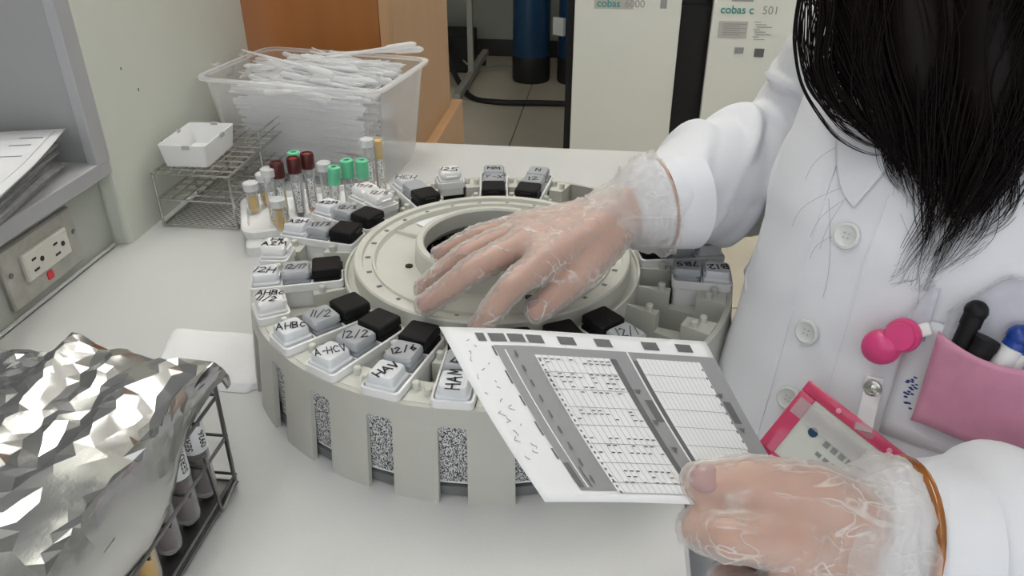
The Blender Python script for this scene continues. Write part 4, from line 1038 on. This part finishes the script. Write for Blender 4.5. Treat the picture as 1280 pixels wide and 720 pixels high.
# hair
def V3(L_): return [Vector(p) for p in L_]
LOCKS = [
 (V3([(.203, .584, .402), (.212, .554, .35), (.22, .53, .306), (.225, .51, .26), (.222, .498, .221), (.212, .489, .186)]), [.045, .042, .036, .027, .022, .009], 260),
 (V3([(.238, .543, .405), (.246, .527, .355), (.245, .513, .311), (.242, .503, .274), (.234, .499, .240), (.229, .495, .214)]), [.042, .038, .030, .018, .011, .004], 190),
 (V3([(.159, .6, .401), (.166, .57, .346), (.171, .549, .31), (.183, .535, .282), (.195, .523, .26), (.207, .512, .237)]), [.036, .034, .030, .020, .013, .004], 170),
 (V3([(.128, .597, .401), (.126, .568, .351), (.128, .547, .314), (.136, .54, .29), (.156, .535, .268), (.183, .532, .257), (.204, .537, .261)]), [.006, .006, .005, .006, .007, .005, .003], 34),
 (V3([(.136, .586, .402), (.137, .55, .339), (.14, .543, .305), (.157, .532, .282), (.184, .529, .271), (.205, .53, .269)]), [.014, .012, .009, .009, .009, .004], 60),
 (V3([(.18, .556, .319), (.191, .534, .278), (.2, .53, .249), (.202, .53, .229), (.192, .532, .214), (.175, .531, .206)]), [.006, .005, .0035, .003, .002, .001], 20),
 (V3([(.183, .581, .402), (.193, .544, .327), (.205, .525, .281), (.217, .514, .248), (.229, .507, .223)]), [.04, .036, .028, .02, .006], 140),
 (V3([(.219, .552, .405), (.229, .521, .328), (.232, .507, .283), (.234, .501, .243), (.228, .494, .212)]), [.04, .036, .032, .022, .008], 160),
 (V3([(.234, .514, .286), (.234, .501, .243), (.225, .496, .205), (.201, .492, .184)]), [.020, .016, .009, .004], 60),
 (V3([(.24, .521, .407), (.254, .507, .359), (.256, .498, .328), (.252, .502, .306), (.247, .504, .290)]), [.036, .032, .020, .010, .003], 110)]
for dl in (-.05, 0, .05, .09):                                     # hair down the back and the far side of the head
    c_ = HC - fd * .085 + sd * dl * -1.1 + Vector((0, 0, -.03)); LOCKS.append(([c_ + Vector((0, 0, -.02)) if False else Vector((c_.x, c_.y, .44)), Vector((c_.x + .02, c_.y + .03, .36)), Vector((c_.x + .045, c_.y + .05, .28)), Vector((c_.x + .05, c_.y + .055, .20))], [.034, .034, .026, .006], 110))
hb_ = B()
for pts, rs, cnt in LOCKS:
    if pts[0].z > .39:
        dv = pts[0] - HC; dv.z = 0; dv.normalize()
        pts = [HC + Vector((0, 0, .10)) + dv * .03, HC + dv * .088 + Vector((0, 0, .055)), HC + dv * .10 + Vector((0, 0, -.04))] + pts; rs = [.03, .035, .038] + rs
        if cnt < 80: rs = [rs[3]] * 3 + rs[3:]
    sp = spline(pts, 6); m_ = len(sp)
    def rat(i, rs=rs, m_=m_):
        t = i / (m_ - 1) * (len(rs) - 1); k = min(int(t), len(rs) - 2); return rs[k] + (rs[k + 1] - rs[k]) * (t - k)
    if cnt > 80: hb_.tube(sp[:int(m_ * .86)], [rat(i) * .70 * (1 if i < m_ * .6 else max(.05, (m_ * .86 - i) / (m_ * .26))) for i in range(int(m_ * .86))], 14)
    ncl = max(2, cnt // 9)
    for c_ in range(ncl):                                          # wavy clumps of strands
        a0 = random.random() * 6.283; q0 = math.sqrt(random.random()) if cnt < 80 else .55 + .45 * random.random(); ph0 = random.random() * 6.28; fz0 = random.uniform(28, 52)
        am0 = random.uniform(.002, .0085) * (1 if cnt > 80 else .45); tw = random.uniform(-.5, .9); end0 = m_ - random.randint(0, 6)
        for s_ in range(15 if cnt > 80 else 8):
            a = a0 + random.gauss(0, .16); q = q0 + random.gauss(0, .10); ph = ph0 + random.gauss(0, .25); P = []; end = min(m_, max(8, end0 + random.randint(-1, 1)))
            for i in range(end):
                d = (sp[min(i + 1, m_ - 1)] - sp[max(i - 1, 0)]).normalized(); u = (sd - d * sd.dot(d)).normalized(); v = d.cross(u); r_ = rat(i) * q; aa = a + tw * i / m_; g = min(1, i / (m_ * .5))
                P.append(sp[i] + u * r_ * math.cos(aa) + v * r_ * math.sin(aa) + (u * math.sin(fz0 * sp[i].z * 1.6 + ph) + v * .6 * math.cos(fz0 * 1.6 * sp[i].z + ph)) * am0 * g)
            e = P[-1] - P[-2]; P.append(P[-1] + e * 1.1 + Vector((random.uniform(-.005, .003), random.uniform(-.003, .003), random.uniform(-.003, .003))))
            P = [P[0]] + spline(P[1:], 2)
            wd = random.uniform(.0002, .00055); n_ = len(P)
            hb_.tube(P, [wd * (1 if i < n_ * .7 else max(.12, (n_ - i) / (n_ * .3))) for i in range(n_)], 4, cap=False)
hb_.sphere(HC + Vector((0, 0, .025)) - fd * .02, .098, 24, (.92, 1.0, 1.08))
hb_.build('hair', M['hair'], pe, world=True, smooth=True)
# stray single hairs lying over the coat
b = B()
for k in range(8):
    l = random.uniform(.02, .11); z = random.uniform(.19, .26); dl = random.uniform(-.035, .035); dz = random.uniform(.02, .07)
    P = [on_coat(l + dl * t + .3 * dl * math.sin(t * 3), z - dz * t, .0012)[0] for t in (0, .25, .5, .75, 1)]
    b.tube(spline(P, 6), .00009, 3, cap=False)
b.build('stray_hair', M['hair'], pe, world=True)
# bracelet (amber bangle) on the left wrist, thin cord on the right
def ringpts(c, d, r, n=36, wob=0):
    d = d.normalized(); u = d.orthogonal().normalized(); v = d.cross(u)
    return [c + (u * math.cos(2 * math.pi * k / n) + v * math.sin(2 * math.pi * k / n)) * r for k in range(n)]
o = B().tube(ringpts(Vector((.1590, .3085, .1300)), Vector((1, .05, -.16)), .0395), .0024, 8, closed=True).build('bangle', M['amber'], smooth=True); tag(o, 'brown amber bangle at the cuff of the hand holding the sheet', 'bracelet')
o = B().tube(ringpts(Vector((.0475, .6195, .1735)), Vector((1, .42, .1)), .0375), .0014, 8, closed=True).build('bangle', M['amber'], smooth=True); tag(o, 'thin brown bangle at the cuff of the hand on the carousel', 'bracelet')
# stool
sl = thing('lab_stool', 'dark round stool under the person in the white coat', 'stool', cf(.38, .57, FLOOR))
B().lathe([(.15, .34), (.165, .35), (.165, .385), (.15, .395), (.001, .397)], 40).build('seat', M['stool'], sl, smooth=40)
B().cyl((0, 0, .08), (0, 0, .34), .025, n=16).build('column', M['dark_steel'], sl, smooth=40)
for k in range(5):
    a = R(72 * k + 20); B().tube([(0, 0, .09), (.20 * math.cos(a), .20 * math.sin(a), .055)], [.022, .014], 8).build('foot_arm', M['stool'], sl, smooth=40)
    B().sphere((.21 * math.cos(a), .21 * math.sin(a), .026), .026, 12).build('castor', M['rubber'], sl, smooth=True)

# ---- chest pocket, plastic pocket sleeve with pens, badge
def surf_patch(l0, l1, z0, z1, off, nu=12, nv=10, bulge=0.0, shape=None):
    def f(u, v):
        l = l0 + (l1 - l0) * u; z = z0 + (z1 - z0) * v
        if shape: l, z = shape(u, v, l, z)
        p, n = on_coat(l, z, off + bulge * math.sin(math.pi * (.12 + .76 * u)) * (.55 + .45 * v)); return p
    return B().grid(f, nu, nv)
pk = surf_patch(.022, -.085, .080, .162, .0012, bulge=.004).build('chest_pocket', M['coat'], ct_, world=True, root=pe, smooth=True); sm = pk.modifiers.new('s', 'SOLIDIFY'); sm.thickness = .001
em = B()
for i in range(22):
    p, n = on_coat(.0105 + random.uniform(-.0045, .0045) , .112 + random.uniform(-.011, .011), .0022); em.sphere(p, .0016, 6, (1, 1, .5), frame(Vector((0, 0, 0)), n) if False else None)
em.build('embroidered_emblem', M['navy'], ct_, world=True, root=pe)
ps_root, pn = on_coat(-.03, .12, .012)
ps = thing('pocket_protector', 'pink plastic pocket sleeve holding pens in the coat pocket', 'pocket protector', ps_root)
def pinkshape(u, v, l, z):
    return l, z + (-.014 * math.sin(math.pi * min(1, max(0, u * .9 + .1))) if v > .5 else 0) * (v - .5) * 2
fr_ = surf_patch(.006, -.085, .096, .164, .008, 16, 10, .018, pinkshape); o = fr_.build('pink_front', M['pocket_pink'], ps, world=True, smooth=True); sm = o.modifiers.new('s', 'SOLIDIFY'); sm.thickness = .0010
def backshape(u, v, l, z):
    c = min(1, u / .28); return l, z - (1 - c) * .030 * v
bk_ = surf_patch(.004, -.085, .096, .200, .0030, 16, 12, .002, backshape); o = bk_.build('clear_back', M['pocket_plastic'], ps, world=True, smooth=True); sm = o.modifiers.new('s', 'SOLIDIFY'); sm.thickness = .0008
rim = [on_coat(*backshape(u / 20, 1, .004 - .089 * u / 20, .200), .0036)[0] for u in range(21)]
B().tube(rim, .0009, 6).build('clear_rim', M['pocket_plastic'], ps, world=True, smooth=True)
fl_ = surf_patch(.030, .012, .148, .184, .004, 6, 6, .004, lambda u, v, l, z: (l - .012 * v * (1 - u), z)).build('side_flap', M['pocket_plastic'], ps, world=True, smooth=True); sm = fl_.modifiers.new('s', 'SOLIDIFY'); sm.thickness = .0008
def pen(l, z0, z1, off, lean, r, m1, m2, lab, clip=True, ball=False):
    a, _ = on_coat(l, z0, off); c, _ = on_coat(l + lean, z1, off); t = thing('pen', lab, 'pen', a, group='pens in the pink pocket sleeve')
    B().tube([a, a.lerp(c, .75)], r, 12).build('barrel', M[m1], t, world=True, smooth=40)
    B().tube([a.lerp(c, .74), a.lerp(c, .98), c], [r * 1.12, r * 1.1, r * .7], 12).build('pen_cap', M[m2], t, world=True, smooth=40)
    if ball: B().sphere(c, r * 1.25, 12).build('knob', M[m2], t, world=True, smooth=True)
    return t
pen(-.007, .140, .177, .011, -.003, .0058, 'cap_black', 'cap_black', 'black marker with knobbed cap, leftmost in the pink pocket sleeve', ball=True)
pen(-.017, .140, .163, .012, -.004, .0075, 'machine_black', 'cap_black', 'thick black marker low in the pink pocket sleeve')
pen(-.030, .140, .168, .012, -.006, .0065, 'white_plastic', 'blue', 'white pen with blue cap in the pink pocket sleeve', ball=True)
pen(-.037, .140, .164, .010, -.004, .0050, 'white_plastic', 'blue', 'slim white pen with blue end beside the thicker blue capped one')
pen(-.030, .140, .182, .007, -.018, .0055, 'pink_pale', 'pocket_plastic', 'pink highlighter leaning at the right of the pocket sleeve')
# badge reel and badge
rp, rn = on_coat(.031, .140, .004); m = frame(rp, rn, R(35))
rl = thing('badge_reel', 'round pink badge reel with a ringed collar clipped beside the pocket', 'badge reel', rp)
B().lathe([(.010, .001), (.0115, .003), (.0115, .007), (.0105, .009)], 28, m @ Matrix.Translation((.011, .004, .002))).build('collar_ring', M['pink'], rl, world=True, smooth=40)
B().lathe([(.0092, .008), (.0098, .0095), (.0098, .0115), (.0088, .013)], 28, m @ Matrix.Translation((.010, .004, .002))).build('collar_ring', M['pink'], rl, world=True, smooth=40)
B().sphere((-.004, 0, .0085), .0125, 20, (1.05, .98, .75), m).build('reel_body', M['pink'], rl, world=True, smooth=True)
B().rbox((.023, .004, .004), (.010, .009, .004), .0012, m).build('white_clip', M['white_plastic'], rl, world=True, smooth=40)
sp_, sn = on_coat(.033, .1085, .006); m2 = frame(sp_, sn, R(10))
bd_c, bn_ = on_coat(.038, .055, .010)
# the badge hangs a little away from the coat, tilted
bd_n = (bn_ + Vector((-.15, -.25, .35))).normalized(); m3 = frame(bd_c + bd_n * .012, bd_n, R(-18))
bd = thing('name_badge', 'pink framed clear badge holder with printed card hanging from the coat', 'badge', bd_c)
Wd, Hd = .048, .033
def fb(b, x0, x1, y0, y1, z0=0, z1=.0022): b.rbox(((x0 + x1) / 2, (y0 + y1) / 2, (z0 + z1) / 2), (x1 - x0, y1 - y0, z1 - z0), .0008, m3)
b = B(); fb(b, -Wd, Wd, Hd - .009, Hd); fb(b, -Wd, -Wd + .012, -Hd, Hd - .009); fb(b, Wd - .012, Wd, -Hd, Hd - .009); fb(b, -Wd, Wd, -Hd, -Hd + .009); b.build('pink_frame', M['red_pink'], bd, world=True, smooth=40)
b = B(); b.box((0, -.002, .0004), (2 * Wd - .016, 2 * Hd - .012, .0006), m3); cd = b.build('card', M['card'], bd, world=True)
b = B(); b.box((0, .0135, .0026), (2 * Wd - .006, .013, .0006), m3); b.build('clear_strip', M['badge_clear'], bd, world=True)
b = B()
for r_, y in enumerate((.004, -.005, -.013)):
    for k in range(7): b.box((-.012 + k * .0062, y, .0010), (.0042, .0042 if r_ == 0 else .003, .0003), m3)
b.build('card_text', M['grey_print'], cd, world=True, root=bd)
B().lathe([(.0035, .0008), (.0035, .0011)], 18, m3 @ Matrix.Translation((-.024, .005, 0))).build('card_logo', M['tank_blue'], cd, world=True, root=bd)
for x in (-.020, .020): B().lathe([(.0019, .0022), (.0019, .0028), (.0012, .0032)], 12, m3 @ Matrix.Translation((x, Hd - .0045, 0))).build('rivet', M['pink_pale'], bd, world=True, smooth=40)
b = B(); b.rr([(.0075, .0022, .002, .0022), (.0075, .0022, .002, .0027)], c=(0, Hd - .0045), M=m3); b.build('strap_slot', M['badge_clear'], bd, world=True)
st0 = m3 @ Vector((0, Hd - .0045, .003)); b = B(); d = (sp_ - st0); s_ = d.cross(sn).normalized() * .0055
b.loft([[st0 + s_, st0 - s_, st0 - s_ + sn * .0008, st0 + s_ + sn * .0008], [sp_ + s_ + d * .25, sp_ - s_ + d * .25, sp_ - s_ + d * .25 + sn * .0008, sp_ + s_ + d * .25 + sn * .0008]]); b.build('clear_strap', M['badge_clear'], bd, world=True)
B().lathe([(.0058, .0005), (.0062, .002), (.0056, .0036), (.0040, .0042), (.0036, .0034), (.0022, .0036), (.001, .0046)], 24, m2).build('metal_snap', M['steel'], bd, world=True, smooth=40)

# ================================================================== THE PRINTED FORM IN HER HAND
PTL, PTR, PBR, PBL = Vector((-.0889, .381, .1936)), Vector((.0705, .4291, .1625)), Vector((.1109, .3069, .1433)), Vector((-.0176, .272, .1704))
PN = (PTR - PTL).cross(PBL - PTL).normalized()
if PN.z < 0: PN = -PN
def pf(u, v, off=0.0):
    p = PTL.lerp(PTR, u).lerp(PBL.lerp(PBR, u), v)
    sag = .006 * math.sin(math.pi * min(1, v * .9)) * (1 - .4 * u) - .004 * math.sin(math.pi * u) * v + .006 * max(0, .25 - u) * (1 - v) * 2
    return p + PN * (off - sag * .7)
fm = thing('printed_form', 'white and grey printed result form held between thumb and finger', 'paper', pf(.5, .5))
sh_ = B().grid(lambda u, v: pf(u, v), 28, 22).build('sheet', M['paper'], fm, world=True, smooth=True)
sm = sh_.modifiers.new('s', 'SOLIDIFY'); sm.thickness = .0002; sm.offset = 0
def patch(b, u0, u1, v0, v1, off=.0004, nu=None, nv=None):
    nu = nu or max(1, int(abs(u1 - u0) * 28)); nv = nv or max(1, int(abs(v1 - v0) * 22))
    b.grid(lambda s, t: pf(u0 + (u1 - u0) * s, v0 + (v1 - v0) * t, off), nu, nv)
gb = B(); patch(gb, .155, 1.0, .112, .945); gb.build('grey_panel', M['print_grey'], sh_, world=True, root=fm)
wb_ = B(); patch(wb_, .285, .565, .168, .955, .0007); patch(wb_, .672, .925, .155, .93, .0007); patch(wb_, .645, .652, .112, .93, .0007); patch(wb_, .185, .19, .14, .93, .0007); wb_.build('white_table', M['paper'], sh_, world=True, root=fm)['kind'] = 'stuff'
db = B()
for u, w_ in ((.126, .03), (.184, .058), (.252, .058), (.320, .058), (.437, .062), (.575, .062), (.757, .062), (.892, .062)): patch(db, u - w_ / 2, u + w_ / 2, .035, .088, .0004, 2, 2)
patch(db, .567, .590, .17, .93, .0007); patch(db, .654, .671, .17, .93, .0007)
for u, v in ((.625, .42), (.945, .40)): patch(db, u - .012, u + .018, v, v + .13, .0007)
db.build('dark_box', M['print_dark'], sh_, world=True, root=fm)['kind'] = 'stuff'
lb = B()
for k in range(1, 12): patch(lb, .285 + .0233 * k, .2862 + .0233 * k, .168, .955, .0010, 1)
for k in range(1, 8): patch(lb, .285, .565, .168 + .105 * k, .1695 + .105 * k + .001, .0010, nv=1)
for k in range(1, 14): patch(lb, .672 + .018 * k, .6729 + .018 * k, .155, .93, .0010, 1)
for k in range(1, 8): patch(lb, .672, .925, .155 + .105 * k, .1575 + .105 * k, .0010, nv=1)
lb.build('table_line', M['print_line'], sh_, world=True, root=fm)['kind'] = 'stuff'
tb_ = B()
for k in range(150):
    c = random.randrange(12); row = random.choice((.19, .21, .28, .30, .33, .36, .39, .50, .52, .55, .66, .70, .74, .84, .87, .90)); u = .288 + .0233 * c
    patch(tb_, u, u + .013, row, row + .006, .0011, 1, 1)
for k in range(26):
    patch(tb_, .300 - .01, .302 - .005, .2 + .03 * k, .2 + .03 * k + .012, .0012, 1, 1); 
    if k % 2 == 0: patch(tb_, .915, .921, .2 + .027 * k, .2 + .027 * k + .016, .0012, 1, 1)
    if k % 3 == 0: patch(tb_, .215, .222, .15 + .03 * k, .15 + .03 * k + .04, .0012, 1, 1)
for u, v in ((.605, .36), (.605, .545), (.612, .70), (.625, .83), (.935, .355), (.945, .56)):
    tb_.add([pf(u - .012, v, .0012), pf(u + .014, v, .0012), pf(u + .001, v + .03, .0012)], [(0, 1, 2)])
for k in range(5): patch(tb_, .145, .152, .12 + .15 * k, .12 + .15 * k + .06 + .02 * (k % 2), .0005, 1, 1)
patch(tb_, .155, .175, .80, .93, .0007); patch(tb_, .20, .205, .82, .93, .0007)
tb_.build('printed_text', M['print_dark'], sh_, world=True, root=fm)['kind'] = 'stuff'
hb2 = B()
for k in range(20):
    v = .08 + .036 * k; u = .05 + .03 * math.sin(k * 1.9) + .02; P = [pf(u + .012 * random.uniform(-1, 1) * (1 if i % 2 else -1), v + .010 * i, .0005) for i in range(random.randint(2, 4))]
    hb2.tube(P, .0002, 4)
hb2.build('pencil_note', M['pencil'], sh_, world=True, root=fm)['kind'] = 'stuff'
